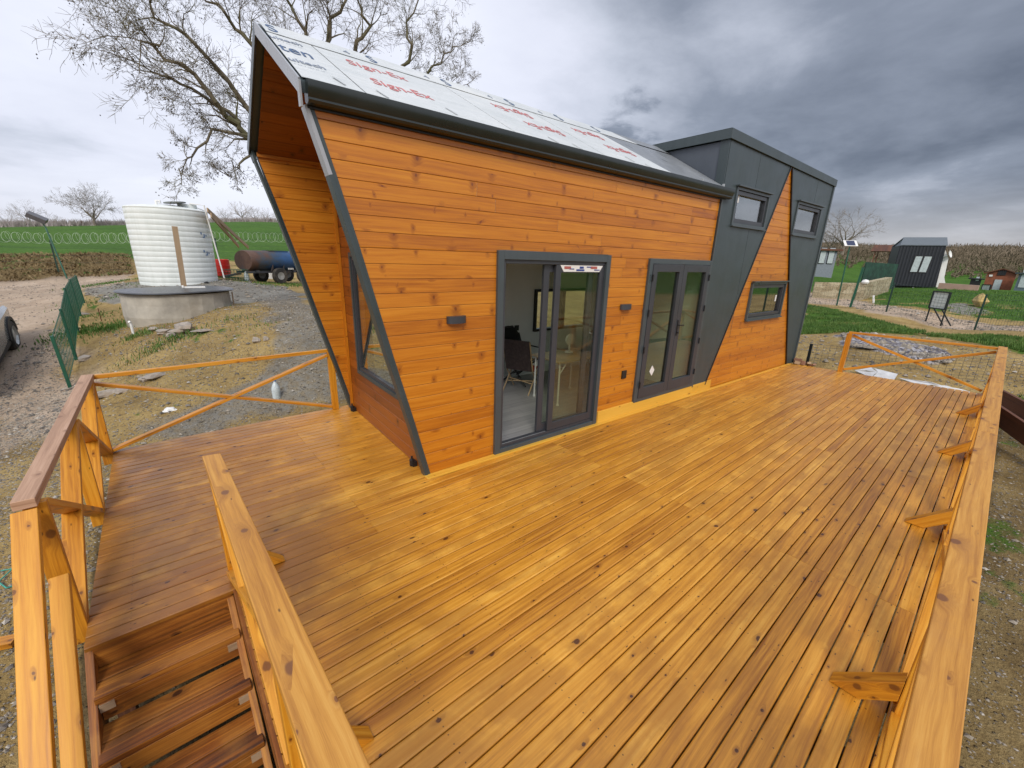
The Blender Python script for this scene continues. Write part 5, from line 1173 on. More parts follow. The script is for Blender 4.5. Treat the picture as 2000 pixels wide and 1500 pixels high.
# sheep in the field are a few pixels of pale stones
# flood lamp post
q=Vector((-3.392,32.572,0.540)); t=empty('lamp_post',q,0,'dark green post with a square floodlight beside the razor wire fence','lamp post')
T_=Vector((-3.839,33.597,3.524))-q
b=MB(); b.tube([(0,0,-.1),(T_*.86)],.035,8); b.tube([T_*.86,T_+Vector((-.10,0,.05))],.022,8); b.build('pole',M_green,t)
b=MB(); b.box(T_+Vector((-.16,-.05,.06)),(.72,.50,.22),Matrix.Rotation(.5,3,'Y')@Matrix.Rotation(.3,3,'X')); b.build('floodlight',simple('lamp_grey',(.09,.09,.10),.4),t,bevel=.01)
q2=Vector((-3.654,34.790,0.983))
# parked car at the left edge
def car(loc,rz,label):
    t=empty('parked_car',loc,rz,label,'car'); M_body=simple('silver_grey_paint',(.20,.22,.22),.25,nz=.03,coat=.6,bmp=0); M_cl=simple('car_cladding',(.02,.02,.022),.6)
    # x forward, y left; sections across the length
    sec=[(-2.2,.52,.80,.62),(-2.12,.34,1.0,.80),(-1.75,.28,1.55,.90),(-1.2,.26,1.66,.92),(0,.26,1.68,.93),(.65,.26,1.58,.92),(1.15,.26,1.08,.92),(1.75,.28,.98,.90),(2.12,.34,.84,.80),(2.22,.5,.70,.62)]
    b=MB(); rings=[]
    for x,z0,z1,hw in sec:
        sh=min(z1,.98); rw=hw*.74 if z1>1.2 else hw*.9
        rings.append([Vector(p) for p in [(x,-hw*.95,z0),(x,-hw,z0+.18),(x,-hw,sh-.06),(x,-hw*.94,sh),(x,-rw,z1-.04),(x,-rw*.85,z1),(x,0,z1+.02),(x,rw*.85,z1),(x,rw,z1-.04),(x,hw*.94,sh),(x,hw,sh-.06),(x,hw,z0+.18),(x,hw*.95,z0)]])
    for A_,B__ in zip(rings[:-1],rings[1:]):
        for i in range(12): b.face([A_[i],A_[i+1],B__[i+1],B__[i]])
        b.face([A_[0],A_[12],B__[12],B__[0]])
    b.face(rings[0]); b.face(rings[-1]); b.build('body',M_body,t,smooth=35)
    gl=simple('car_glass',(.01,.012,.014),.08,nz=0,bmp=0)
    for s in(-1,1):
        b=MB(); b.prism([(-1.55,s*.905,1.02),(.85,s*.905,1.02),(.55,s*.735,1.52),(-1.35,s*.735,1.55)],(0,s*.012,0)); b.build('side_window',gl,t)
        b=MB(); b.box((2.10,s*.60,.74),(.14,.30,.12)); b.build('headlight',M_glass,t); b=MB(); b.box((-2.12,s*.66,.86),(.10,.22,.20)); b.build('tail_light',M_red,t)
        for x in(-1.32,1.34):
            b=MB(); rot=Matrix.Rotation(PI/2,3,'X'); b.lathe([(.22,-.11),(.32,-.11),(.355,-.08),(.355,.08),(.32,.11),(.22,.11)],(x,s*.84,.355),30,rot); w_=b.build('wheel',M_rub,t,smooth=30)
            b=MB(); b.lathe([(0,-.09*1),(.07,-.10),(.20,-.07),(.225,-.115),(.225,.115),(.20,.07),(.07,.10),(0,.09)],(x,s*.84,.355),20,rot); b.build('rim',M_steel,w_)
            b=MB(); n=14
            for k in range(n):
                a,c=PI*k/n,PI*(k+1)/n; b.face([(x+.37*math.cos(a),s*.945,.355+.37*math.sin(a)),(x+.45*math.cos(a),s*.945,.355+.45*math.sin(a)),(x+.45*math.cos(c),s*.945,.355+.45*math.sin(c)),(x+.37*math.cos(c),s*.945,.355+.37*math.sin(c))]); b.face([(x+.45*math.cos(a),s*.945,.355+.45*math.sin(a)),(x+.45*math.cos(a),s*.86,.355+.45*math.sin(a)),(x+.45*math.cos(c),s*.86,.355+.45*math.sin(c)),(x+.45*math.cos(c),s*.945,.355+.45*math.sin(c))])
            b.build('wheel_arch',M_cl,t)
    b=MB(); b.box((0,0,.33),(3.6,1.82,.16)); b.build('sill_cladding',M_cl,t,bevel=.03)
    b=MB(); b.prism([(1.12,-.62,1.10),(1.12,.62,1.10),(.70,.58,1.54),(.70,-.58,1.54)],(.03,0,.02)); b.build('windscreen',gl,t)
    return t
car((-3.66,13.95,-0.420),R(90),'silver grey car parked at the left edge on the dirt road').rotation_euler=(0,-0.165,R(90))
# teal cord and orange peg by the stair rail
A=Vector((-1.500,5.270,-0.745)); b=MB(); P0=[(-1.564,5.499,-0.722),(-1.531,5.528,-0.725),(-1.458,5.507,-0.727),(-1.521,5.346,-0.730),(-1.455,5.221,-0.746),(-1.415,5.232,-0.749)]
b.tube([Vector(p)+Vector((0,0,.02)) for p in P0],.006,6); b.build('cord',simple('teal_cord',(.05,.35,.28),.5),loc=P0[0],label='thin teal cord lying on the dirt left of the stair handrail',cat='cord')
P1=[(-1.412,4.451,-0.732),(-1.280,4.408,-0.737)]; b=MB(); b.beam(P1[0],P1[1],.10,.045); b.build('plank_offcut',M_rail,loc=P1[0],label='yellow plank offcut lying on the dirt left of the stair handrail',cat='plank')

# ------------------------------------------------------------ right background
# small stakes and mesh behind the far end of the deck
fence_line([(13.17,3.15),(13.47,1.41),(15.16,-0.24),(15.33,-1.25)],.62,'low black wire mesh fence just beyond the far end of the deck',M_postblk,'mesh_fence',step=3.6,nets=9,pr=.03)
fence_line([(26.41,7.29),(27.54,5.31),(25.55,2.33),(25.32,1.43),(20.23,-1.39)],1.35,'black wire fence along the gravel path with thin dark posts',M_dgreen,'wire_fence',step=4.6,nets=8,pr=.03)
# pale sheeting along the deck end
for i,(pp,lb) in enumerate((([(12.803,2.063,-0.172),(13.217,1.835,-0.105),(13.277,1.331,-0.167),(12.861,1.320,-0.235),(12.598,1.697,-0.233)],'crumpled white sheet lying just beyond the far deck end'),([(13.043,1.289,-0.208),(13.413,0.895,-0.249),(13.714,0.385,-0.346),(13.877,-0.072,-0.426),(13.639,0.201,-0.406),(13.080,0.843,-0.314)],'long pale strip of sheeting along the far edge of the deck'))):
    b=MB(); n=len(pp); c=Vector([sum(p[k] for p in pp)/n for k in range(3)]); c.z+=.09
    for a_,c_ in zip(pp,pp[1:]+pp[:1]):
        m1=Vector(a_).lerp(c,.5)+Vector((0,0,.05)); m2=Vector(c_).lerp(c,.5)+Vector((0,0,.02)); a_=Vector(a_)+Vector((0,0,.05)); c_=Vector(c_)+Vector((0,0,.05))
        b.face([a_,c_,m2,m1]); b.face([m1,m2,c])
    o=b.build('sheeting',simple('pale_sheet',(.55,.56,.58),.5,nz=.1),label=lb,cat='sheeting',group='pale sheeting beyond the deck')
    so_=o.modifiers.new('thick','SOLIDIFY'); so_.thickness=.01
# solar street light
def solar():
    q=Vector((28.313,6.060,0.313)); T_=Vector((28.296,6.137,3.439))-q; t=empty('solar_lamp',q,0,'tall thin green pole with a tilted solar panel on top','street lamp')
    b=MB(); b.tube([(0,0,-.1),T_],.035,8); b.build('pole',M_green,t); M_=Matrix.Rotation(-.9,3,'Z')@Matrix.Rotation(.75,3,'X')
    b=MB(); b.box(T_+Vector((0,0,.12)),(.62,.42,.03),M_); b.build('panel_frame',M_white,t); b=MB(); b.box(T_+M_@Vector((0,0,.02))+Vector((0,0,.12)),(.38,.34,.02),M_); b.build('solar_cells',simple('solar_blue',(.02,.03,.08),.2),t)
solar()
# tall green covered fence and stone wall
def wall_between(p,q,h,th,name,mat,label,cat,dz=0,parent=None):
    p=Vector(p); q=Vector(q); b=MB(); d=(q-p); d.z=0; nrm=Vector((-d.y,d.x,0)).normalized()*th
    b.prism([(p.x,p.y,p.z-.2+dz),(q.x,q.y,q.z-.2+dz),(q.x,q.y,q.z+h+dz),(p.x,p.y,p.z+h+dz)],nrm); return b.build(name,mat,parent,label=label,cat=cat,loc=tuple(p) if parent is None else None)
M_net=simple('green_shade_net',(.012,.055,.035),.8,nz=.4,scale=2)
def stonewall():
    m,g,p=newmat('dry_stone'); V=g.n('ShaderNodeTexCoord').outputs['Object']; v=g.vor(g.scale(V,(2.6,2.6,4.5)),1.0); v2=g.n('ShaderNodeTexVoronoi',feature='DISTANCE_TO_EDGE'); g.link(g.scale(V,(2.6,2.6,4.5)),v2.inputs[0])
    s=g.n('ShaderNodeSeparateColor'); g.link(v.outputs['Color'],s.inputs[0]); c=g.ramp(s.outputs[0],[(0,(.30,.24,.14)),(1,(.56,.49,.34))]); c=g.mix(g.mr(v2.outputs['Distance'],.0,.07,1,0),c,(.07,.055,.035)); g.link(c,p.inputs['Base Color']); p.inputs['Roughness'].default_value=.9; bump(g,p,v2.outputs['Distance'],.8,.05); return m
M_stone=stonewall()
wall_between((31.794,8.173,0.482),(32.737,5.884,0.524),0.95,0.35,'stone_wall',M_stone,'low pale dry stone wall along the left side of the gravel path','wall')
wall_between((32.436,5.776,0.514),(39.943,5.786,0.806),1.00,0.35,'stone_wall',M_stone,'higher tan stone wall rising towards the black cabin','wall')
wall_between((38.344,7.123,1.029),(43.565,6.169,0.995),1.75,0.08,'screen_fence',M_net,'dark green screened fence left of the black cabin','fence')
# ---- black slanted cabin on its trailer
def corrug():
    m,g,p=newmat('black_corrugated_metal'); V=g.n('ShaderNodeTexCoord').outputs['Object']; w=g.n('ShaderNodeTexWave',wave_type='BANDS',bands_direction='X'); w.inputs['Scale'].default_value=1.6; g.link(V,w.inputs[0])
    c=g.mix(w.outputs['Fac'],(.006,.008,.014),(.012,.015,.023)); g.link(c,p.inputs['Base Color']); p.inputs['Roughness'].default_value=.55; bump(g,p,w.outputs['Fac'],.8,.04); return m
M_cor=corrug(); M_curt=simple('pale_curtain',(.42,.48,.50),.8,nz=.12,scale=9)
c0=Vector((45.513,6.677,1.125)); c1=Vector((46.426,4.024,1.164)); bw=(c1-c0); bw.z=0; bl=bw.length; byaw=math.atan2(bw.y,bw.x)
bc=empty('black_cabin',c0,byaw,'black slanted tiny house on a trailer with two curtained windows','tiny house')
BH=3.04; BS=-0.13
b=MB(); dp=2.6
b.prism([(0,0,0),(bl,0,0),(bl+BS,0,BH),(BS*.05,0,BH)],(0,dp,0)); b.build('wall',M_cor,bc)
b=MB(); b.prism([(.0,-.06,BH+.01),(bl+BS+.05,-.06,BH+.01),(bl+BS+.12,.9,BH+.62),(.25,.9,BH+.62)],(0,0,.05)); b.prism([(.25,.9,BH+.62),(bl+BS+.12,.9,BH+.62),(bl+BS,dp,BH),(0,dp,BH)],(0,0,.05)); b.prism([(.10,.0,BH),(.3,.9,BH+.6),(.1,dp,BH)],(.03,0,0)); b.prism([(bl+BS-.05,.0,BH),(bl+BS+.08,.9,BH+.6),(bl+BS-.05,dp,BH)],(.03,0,0)); b.build('roof',coated('slate_roof_metal',(.10,.12,.14),.35),bc)
for x0,x1 in ((.37,.51),(.555,.70)):
    b=MB(); u0_,u1_=x0*bl,x1*bl; z0_,z1_=BH*.36,BH*.74; sh=.03*bl
    b.prism([(u0_-.06,-.03,z0_-.06),(u1_+.06,-.03,z0_-.06),(u1_+.06+sh,-.03,z1_+.06),(u0_-.06+sh,-.03,z1_+.06)],(0,.05,0)); f=b.build('window_frame',M_black,bc)
    b=MB(); b.prism([(u0_,-.045,z0_),(u1_,-.045,z0_),(u1_+sh,-.045,z1_),(u0_+sh,-.045,z1_)],(0,.01,0)); b.build('curtain',M_curt,f)
b=MB(); b.prism([(bl+.02,.15,.0),(bl+.62,.15,.02),(bl+.34,.15,BH*.25),(bl+.24,.15,BH*.70),(bl+BS-.02,.15,BH*.95)],(0,.08,0)); b.build('end_wall',M_white,bc)
b=MB(); b.box((bl/2,.5,-.10),(bl*.98,.12,.14)); b.box((bl/2,2.0,-.10),(bl*.98,.12,.14))
for k in range(6): b.box((bl*(.08+.17*k),1.25,-.10),(.08,1.6,.10))
b.build('chassis',M_black,bc)
for x in (.12,.55,.75): b=MB(); b.box((bl*x,.2,-.35),(.12,.12,.55)); b.build('support_leg',M_white,bc)
for x in (.30,.42,.84): b=MB(); b.lathe([(.12,-.10),(.30,-.10),(.33,-.06),(.33,.06),(.30,.10),(.12,.10)],(bl*x,.45,-.30),20,Matrix.Rotation(PI/2,3,'X')); b.build('wheel',M_rub,bc)
b=MB(); b.lathe([(0,0),(.14,.02),(.26,.09),(.27,.10),(.14,.05),(0,.03)],(bl+BS+.25,-.1,BH*.80),20,Matrix.Rotation(1.2,3,'Y')@Matrix.Rotation(.5,3,'X')); b.tube([(bl+BS-.1,.1,BH*.72),(bl+BS+.2,-.08,BH*.78)],.03,6); b.build('satellite_dish',M_white,bc)
# tan terrace box beside it
wall_between((45.339,3.823,0.856),(45.266,1.755,0.796),.62,.7,'terrace_box',simple('terracotta_board',(.36,.24,.19),.8,nz=.1,scale=2),'low tan terrace platform right of the black cabin','terrace')
# information boards
def info_board(p0,p1,h0,h1,label,lean=.0):
    p0=Vector(p0); p1=Vector(p1); t=empty('information_board',p0,0,label,'sign','information boards by the path'); d=p1-p0; d.z=0; L=d.length; d.normalize(); n_=Vector((-d.y,d.x,0))
    for s in (0,L): b=MB(); q=d*s; b.beam(q+Vector((0,0,-.1)),q+Vector((0,0,h1)),.05,.05,(0,1,0)); b.build('post',M_postblk,t)
    for s in (.25,.75): b=MB(); q=d*L*s; b.beam(q+n_*.0+Vector((0,0,h0)),q+n_*.55+Vector((0,0,-.1)),.04,.04,(0,1,0)); b.build('strut',M_postblk,t)
    b=MB(); b.prism([d*0+n_*-.03+Vector((0,0,h0)),d*L+n_*-.03+Vector((0,0,h0)),d*L+n_*-.03+Vector((0,0,h1)),n_*-.03+Vector((0,0,h1))],n_*.03); pn=b.build('board',simple('pale_board',(.66,.71,.69),.4,nz=.06,scale=4),t)
    b=MB()
    for z in (h0,h1): b.beam(n_*-.05+Vector((0,0,z)),d*L+n_*-.05+Vector((0,0,z)),.05,.05)
    for s in (0,L): b.beam(d*s+n_*-.05+Vector((0,0,h0)),d*s+n_*-.05+Vector((0,0,h1)),.05,.05,(0,1,0))
    b.build('board_frame',M_postblk,pn)
    b=MB()
    for k in range(5): b.beam(d*.12+n_*-.036+Vector((0,0,h0+.1+k*(h1-h0-.2)/4)),d*(L-.12)+n_*-.036+Vector((0,0,h0+.1+k*(h1-h0-.2)/4)),.004,.012)
    b.build('faint_lines',simple('faint_grey',(.34,.38,.36),.5),pn)
info_board((25.506,2.192,0.196),(24.945,1.659,0.239),0.58,1.27,'larger pale information board on dark legs beside the gravel path')
info_board((49.970,1.727,0.582),(49.484,1.274,0.595),0.32,0.85,'smaller far information board standing before the red cabin')
# distant buildings
def shed(p,q,h,dp,name,label,cat,wall,roofm,gable=False,over=.3,dz=0):
    p=Vector(p); q=Vector(q); d=q-p; d.z=0; L=d.length; yaw=math.atan2(d.y,d.x); t=empty(name,p,yaw,label,cat)
    b=MB()
    if gable: b.prism([(0,0,-.3),(L,0,-.3),(L,0,h),(L/2,0,h+L*.20),(0,0,h)],(0,dp,0))
    else: b.prism([(0,0,-.3),(L,0,-.3),(L,0,h),(0,0,h)],(0,dp,0))
    b.build('wall',wall,t); b=MB()
    if gable:
        for s in (-1,1):
            x0=L/2; x1=L/2+s*(L/2+over); z1=h-over*.4; b.prism([(x0,-over,h+L*.20+.02),(x1,-over,z1+.02),(x1,-over,z1+.14),(x0,-over,h+L*.20+.14)],(0,dp+2*over,0))
    else: b.prism([(-over,-over,h),(L+over,-over,h-.05),(L+over,-over,h+.12),(-over,-over,h+.17)],(0,dp+2*over,0))
    b.build('roof',roofm,t); return t,L
t,L=shed((47.794,14.686,1.702),(50.640,11.816,1.880),2.24,4,'grey_cabin','grey cabin with curtained windows behind the tower of the tiny house','cabin',simple('grey_panel',(.20,.23,.27),.5),M_old,gable=False)
for k in range(4):
    b=MB(); b.box((L*(.30+.19*k),-.03,1.75),(L*.14,.05,1.5)); f=b.build('window_frame',M_black,t); b=MB(); b.box((L*(.30+.19*k),-.06,1.75),(L*.12,.03,1.4)); b.build('curtain',M_curt,f)
t,L=shed((94.884,4.702,0.569),(94.932,3.605,0.638),0.83,3,'dark_shed','small dark shed with one pale window left of the red cabin','shed',M_black,M_black,gable=False)
b=MB(); b.box((L*.6,-.03,.9),(L*.3,.05,.6)); b.build('window',M_curt,t)
t,L=shed((79.953,2.736,-0.163),(79.999,0.357,-0.100),2.50,5,'red_cabin','reddish brown timber cabin with a pointed gable and pale door','cabin',simple('red_timber',(.24,.075,.035),.7,nz=.25,scale=2),M_old,gable=True)
b=MB(); b.box((L*.47,-.05,.95),(L*.26,.06,1.6)); b.build('door',M_curt,t); b=MB(); b.box((L*.5,-.05,2.55),(L*.28,.06,.55)); b.build('window',M_black,t); b=MB(); b.box((L*.15,-.05,2.2),(L*.12,.05,.22)); b.build('sign_plate',M_white,t)
t,L=shed((74.000,0.129,0.035),(73.742,-2.926,-0.033),2.29,5,'blue_grey_cabin','blue grey cabin with pale curtains cut off by the right edge','cabin',simple('blue_grey_panel',(.10,.14,.17),.5),M_anth,gable=False)
for k in range(2):
    b=MB(); b.box((L*(.17+.33*k),-.04,1.9),(L*.20,.05,2.1)); b.build('curtain',M_curt,t)
p=Vector((61.024,10.959,2.328)); q=Vector((61.304,9.266,2.338)); d=q-p; d.z=0; L=d.length; t=empty('pergola',p,math.atan2(d.y,d.x),'dark pergola with a flat brown roof on thin posts before the wooded hill','pergola')
for x in (0.1,.35,L-.35,L-.1):
    b=MB(); b.box((x,0 if x in(.1,L-.1) else .4,.9),(.10,.10,2.2),long=2); b.build('post',M_old,t)
b=MB(); b.prism([(-.3,-.3,1.9),(L+.3,-.3,1.9),(L+.25,.5,2.55),(-.1,.5,2.55)],(0,.05,.04)); b.prism([(-.1,.5,2.55),(L+.25,.5,2.55),(L+.3,2.2,1.9),(-.3,2.2,1.9)],(0,.05,.04)); b.build('roof',M_old,t)
# mulch heap on the grass, white pipe stub, pergola
b=MB(); lump(b,(33.66,1.06,0.84),(.42,.36,.42),77); b.build('boulder',simple('yellow_stone',(.50,.36,.14),.85,nz=.25,scale=3),loc=(33.660,1.059,0.542),label='yellow tan boulder on the grass beside the small path',cat='boulder')
b=MB(); b.tube([(30.772,4.950,0.481),(30.758,5.039,0.897)],.05,8); b.build('pipe_stub',M_white,loc=(30.772,4.950,0.481),label='white vent pipe standing on the grass left of the black cabin',cat='pipe')
b=MB(); b.tube([(32.47,5.86,0.54),(32.475,5.863,1.555)],.03,6); b.lathe([(0,-.12),(.16,-.08),(.19,0),(.14,.12),(0,.16)],(32.475,5.863,1.555),16); b.build('globe_lamp',M_white,loc=(32.848,5.711,0.535),label='white round lamp on a short post before the screened fence',cat='lamp')
b=MB(); b.beam((27.537,5.313,0.320),(27.556,5.212,2.375),.09,.09,(0,1,0)); b.build('gate_post',M_green,loc=(27.537,5.313,0.320),label='tall dark green post on the near edge of the gravel path',cat='post')
far_tree((107.298,24.230,5.390),9.5,'leafless tree above the grey cabin on the right skyline',51,M_barkg,.8,5)
far_tree((106.811,26.296,5.556),5.5,'small leafless tree beside the grey cabin roof',52,M_barkg,.8,5)
# wood offcuts at the foot of the tower
for i,(c,s_,rz,lb) in enumerate((((11.729,3.001,0.000),(0.05, 0.16, 0.14),0.0,'upright brown offcut nearest the tower foot'),((11.733,2.936,0.000),(0.05, 0.3, 0.07),0.7,'pale stick leaning beside the upright offcut'),((11.726,2.880,0.000),(0.06, 0.09, 0.1),1.4,'small pale block between the offcuts'),((11.829,2.813,0.000),(0.08, 0.22, 0.05),2.1,'long brown offcut lying by the pale block'),((11.803,2.710,0.000),(0.1, 0.12, 0.04),2.8,'flat pale offcut farthest from the tower foot'))):
    b=MB(); b.box((c[0],c[1],c[2]+s_[2]/2),s_,Matrix.Rotation(rz,3,'Z')@Matrix.Rotation(.15*i,3,'X')); b.build('wood_offcut',M_raw if i%2 else simple('brick_brown',(.28,.15,.10),.8),loc=c,label=lb,cat='offcut',group='offcuts beside the tower foot')
# brown beams leaning against the outside of the front railing
for i,(p,q,lb) in enumerate((((12.6,-.30,-.10),(9.6,-2.6,-.66),'dark brown timber beam leaning outside the front railing, upper one'),((11.9,-.30,-.28),(8.7,-2.0,-.72),'dark brown timber beam leaning outside the front railing, lower one'))):
    b=MB(); b.beam(p,q,.06,.30 if i==0 else .34); b.build('timber_beam',M_old,loc=p,label=lb,cat='beam',bevel=.006,group='brown beams outside the front railing')

# ------------------------------------------------------------ wooded hill, grass, stones
def woodland():
    rs=np.random.RandomState(4); N=13000
    az=np.radians(rs.uniform(66,112,N)); r=128+200*rs.uniform(0,1,N)**.8; x=np.sin(az)*r; y=np.cos(az)*r; z=gz(x,y)
    hh=rs.uniform(1.8,3.6,N)*(.6+.8*fbm(x,y,.03,8))*np.clip((r-120)/45,.35,1); K=22
    X=np.repeat(x,K); Y=np.repeat(y,K); Zz=np.repeat(z,K); H_=np.repeat(hh,K); n=len(X); a=rs.uniform(0,6.3,n); e=rs.uniform(.1,1.5,n); L=rs.uniform(.4,1.0,n)*(.5+H_*.25); w=rs.uniform(.03,.08,n)
    u_=rs.normal(0,1,(n,3)); u_/=np.linalg.norm(u_,axis=1)[:,None]; c=np.stack([X,Y,Zz+H_*.5],-1)+u_*(H_*.45)[:,None]*rs.uniform(.4,1,n)[:,None]
    d=np.stack([np.cos(a)*np.cos(e),np.sin(a)*np.cos(e),np.sin(e)],-1)*L[:,None]; s_=np.stack([np.zeros(n),w,w*.3],-1)
    V=np.stack([c-s_,c+s_,c+d*.7+s_*1.5,c+d],1).reshape(-1,3).tolist(); F=np.arange(4*n).reshape(-1,4).tolist()
    me=bpy.data.meshes.new('woodland'); me.from_pydata(V,[],F)
    m,g,p=newmat('winter_wood'); Vv=g.n('ShaderNodeTexCoord').outputs['Object']; n=g.noise(Vv,.045,6,.65); n2=g.noise(Vv,.9,4,.7)
    c=g.ramp(g.math('ADD',g.math('MULTIPLY',n,.6),g.math('MULTIPLY',n2,.4)),[(.30,(.10,.082,.050)),(.5,(.175,.140,.100)),(.66,(.245,.20,.155)),(.8,(.17,.175,.10))]); g.link(c,p.inputs['Base Color']); p.inputs['Roughness'].default_value=1; p.inputs['Specular IOR Level'].default_value=.05
    me.materials.append(m); o=bpy.data.objects.new('woodland',me); COL.objects.link(o); tag(o,'brown leafless woodland covering the distant hill on the right','woodland',kind='stuff')
woodland()
def scatter_poly(poly,n,rs):
    p=np.array(poly); lo,hi=p.min(0),p.max(0); out=[]
    while len(out)<n:
        x=rs.uniform(lo[0],hi[0],n*3); y=rs.uniform(lo[1],hi[1],n*3); m=inpoly(x,y,poly,.8)>.55; out+=list(zip(x[m],y[m]))
    return np.array(out[:n])
def grass():
    rs=np.random.RandomState(9); V=[];F=[]; P_=[]
    for k,n in (('grassR1',26000),('mound',9000),('tuftR',2500)): 
        q=scatter_poly(Z[k],n,rs); d=np.hypot(q[:,0],q[:,1]); q=q[d<48]; P_.append(q)
    # tufts round the well and the tank
    cl=[(-1.34,15.14,0.55,900),(-0.88,14.98,0.35,350),(-0.45,13.18,0.18,260),(-1.40,25.50,0.7,500),(2.62,23.59,0.55,500),(3.47,20.82,0.6,420),(0.06,21.62,0.5,200),(4.70,21.51,0.9,600),(-1.57,19.82,0.5,260),(1.43,12.27,0.25,90),(-0.30,11.56,0.3,150),(0.27,12.02,0.25,160),(-0.01,11.98,0.3,160),(1.71,11.36,0.3,70),(1.25,14.52,0.4,80),(5.30,20.51,0.5,300),(-1.47,16.86,0.35,150)]
    for (cx,cy,rad,n) in cl: q=np.stack([rs.normal(cx,rad,n),rs.normal(cy,rad*.7,n)],-1); P_.append(q)
    q=np.concatenate(P_); z=np.concatenate([gz(q[i:i+20000,0],q[i:i+20000,1]) for i in range(0,len(q),20000)]); keep=(fbm(q[:,0],q[:,1],1.4,91)>.38)|(np.arange(len(q))>37000); q=q[keep]; z=z[keep]
    for (x,y),zz_ in zip(q,z):
        a=rs.uniform(0,6.3); h=rs.uniform(.03,.11)*(.7 if x<6 else 1); w=rs.uniform(.005,.012)*(1.8 if math.hypot(x,y)>15 else 1.0); k=len(V); ca,sa=math.cos(a),math.sin(a); b_=rs.uniform(-.06,.06)
        V+=[(x-ca*w,y-sa*w,zz_+.0),(x+ca*w,y+sa*w,zz_+.0),(x+b_*sa,y-b_*ca,zz_+h+.03)]; F.append((k,k+1,k+2))
    me=bpy.data.meshes.new('grass'); me.from_pydata(V,[],F); m,g,p=newmat('grass_blades'); Vv=g.n('ShaderNodeTexCoord').outputs['Object']
    c=g.ramp(g.noise(Vv,1.6,5,.7),[(.3,(.035,.09,.010)),(.5,(.065,.145,.016)),(.7,(.14,.20,.045))]); g.link(c,p.inputs['Base Color']); p.inputs['Roughness'].default_value=.7; me.materials.append(m)
    o=bpy.data.objects.new('grass',me); COL.objects.link(o); tag(o,'short bright green grass along the path and in tufts by the well','grass',kind='stuff')
grass()
def bank_weeds():
    rs=np.random.RandomState(5); q=np.concatenate([scatter_poly(Z['bank'],5500,rs),np.stack([rs.uniform(-1,3.2,500),rs.uniform(9,14,500)],-1)]); z=gz(q[:,0],q[:,1]); V=[];F=[]
    for (x,y),zz_ in zip(q,z):
        far=y>20; k=len(V); a=rs.uniform(0,6.3); h=rs.uniform(.04,.17 if far else .10); w=rs.uniform(.02,.07) if far else rs.uniform(.004,.01); b_=rs.normal(0,.12 if far else .04,2)
        V+=[(x-math.cos(a)*w,y-math.sin(a)*w,zz_-.02),(x+math.cos(a)*w,y+math.sin(a)*w,zz_-.02),(x+b_[0],y+b_[1],zz_+h)]; F.append((k,k+1,k+2))
    me=bpy.data.meshes.new('weeds'); me.from_pydata(V,[],F); m,g,p=newmat('dry_weeds'); Vv=g.n('ShaderNodeTexCoord').outputs['Object']
    c=g.ramp(g.noise(Vv,.9,5,.7),[(.3,(.09,.062,.03)),(.46,(.20,.14,.065)),(.54,(.25,.18,.09)),(.60,(.07,.14,.025))]); g.link(c,p.inputs['Base Color']); p.inputs['Roughness'].default_value=.9; me.materials.append(m)
    o=bpy.data.objects.new('weeds',me); COL.objects.link(o); tag(o,'dry brown weeds covering the earth bank below the razor wire fence','weeds',kind='stuff')
bank_weeds()
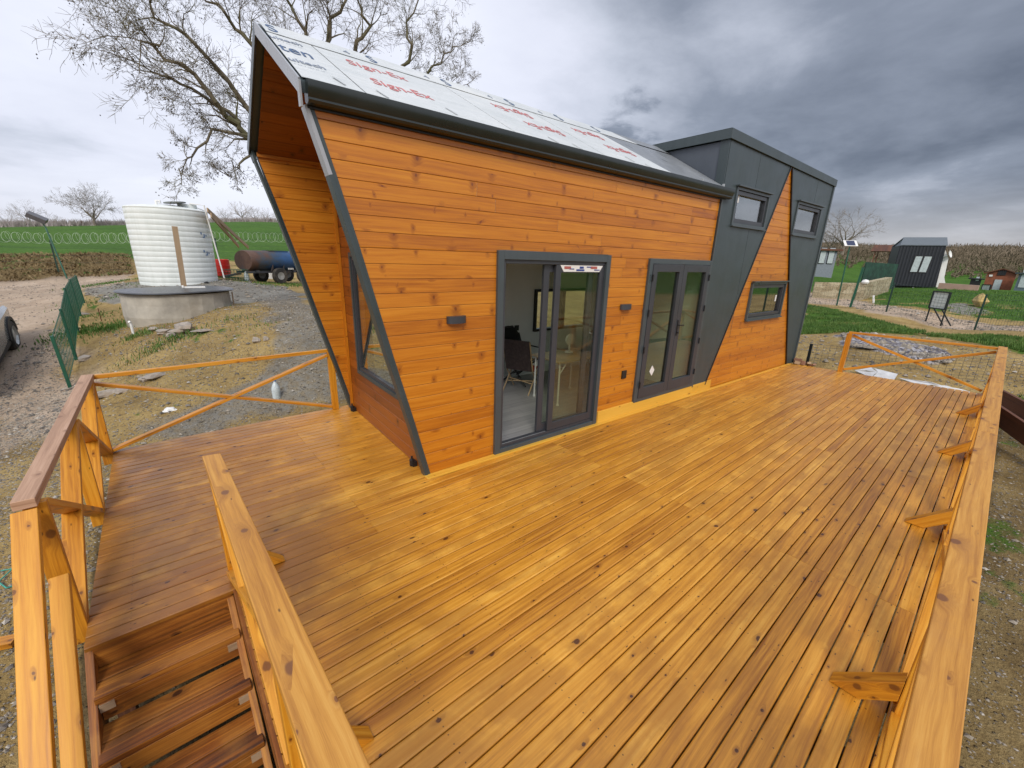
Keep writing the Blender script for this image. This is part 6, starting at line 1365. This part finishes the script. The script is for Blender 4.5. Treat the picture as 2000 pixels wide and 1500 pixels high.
def gravel():
    rs=np.random.RandomState(12); V=[];F=[];C_=[]
    base=[(1,0,0),(-1,0,0),(0,1,0),(0,-1,0),(0,0,1),(0,0,-1)]; tri=[(0,2,4),(2,1,4),(1,3,4),(3,0,4),(2,0,5),(1,2,5),(3,1,5),(0,3,5)]
    pts=[]
    def add(q,smin,smax,zadd=0.0):
        for x,y in q: pts.append((x,y,rs.uniform(smin,smax)*(1 if rs.rand()>.06 else 2.4),zadd))
    add(scatter_poly(Z['near'],9000,rs),.004,.016); add(scatter_poly(Z['slate'],3200,rs),.006,.016); add(scatter_poly(Z['purple'],2600,rs),.010,.022); add(scatter_poly(Z['pad'],900,rs),.02,.05)
    add(scatter_poly(Z['pile'],5200,rs),.020,.05,.12); add(scatter_poly([(3,-.4),(13,-.4),(13,-3),(3,-3)],9000,rs),.004,.016); add(scatter_poly(Z['sandR'],1800,rs),.012,.035)
    add(np.stack([rs.uniform(-1.2,3.5,7000),rs.uniform(7.5,15,7000)],-1),.006,.022); add(scatter_poly(Z['road'],1500,rs),.01,.03); add(scatter_poly(Z['path'],1200,rs),.02,.05)
    P_=np.array(pts); z=np.concatenate([gz(P_[i:i+20000,0],P_[i:i+20000,1]) for i in range(0,len(P_),20000)])
    r=np.hypot(P_[:,0],P_[:,1]); x,y=P_[:,0],P_[:,1]; z=z+np.clip((60-r)/40,0,1)*((fbm(x,y,.55,3)-.5)*.16+(fbm(x,y,2.3,9)-.5)*.07)*np.clip((r-4)/6,.25,1)
    for (x_,y_,s_,za),zz_ in zip(P_,z):
        if -.7<x_<12.2 and -.2<y_<6.3: continue
        k=len(V); a=rs.uniform(0,6.3); ca,sa=math.cos(a),math.sin(a); sc=(s_*rs.uniform(.7,1.3),s_*rs.uniform(.6,1),s_*rs.uniform(.4,.7))
        for bx,by,bz in base: X,Y=bx*sc[0],by*sc[1]; V.append((x_+X*ca-Y*sa,y_+X*sa+Y*ca,zz_+za+bz*sc[2]+sc[2]*.3))
        F+=[(k+i,k+j,k+l) for i,j,l in tri]; C_+=[rs.rand()]*6
    me=bpy.data.meshes.new('gravel'); me.from_pydata(V,[],F); at=me.attributes.new('rnd','FLOAT','POINT'); at.data.foreach_set('value',np.array(C_,'f'))
    m,g,p=newmat('loose_stones'); rn=g.n('ShaderNodeAttribute',attribute_name='rnd').outputs['Fac']; c=g.ramp(rn,[(0,(.10,.092,.082)),(.35,(.19,.17,.15)),(.6,(.25,.215,.17)),(.88,(.31,.275,.23)),(1,(.42,.39,.35))]); g.link(c,p.inputs['Base Color']); p.inputs['Roughness'].default_value=.9; me.materials.append(m)
    o=bpy.data.objects.new('gravel',me); COL.objects.link(o); tag(o,'loose gravel and stones strewn over the bare ground','gravel',kind='stuff')
gravel()
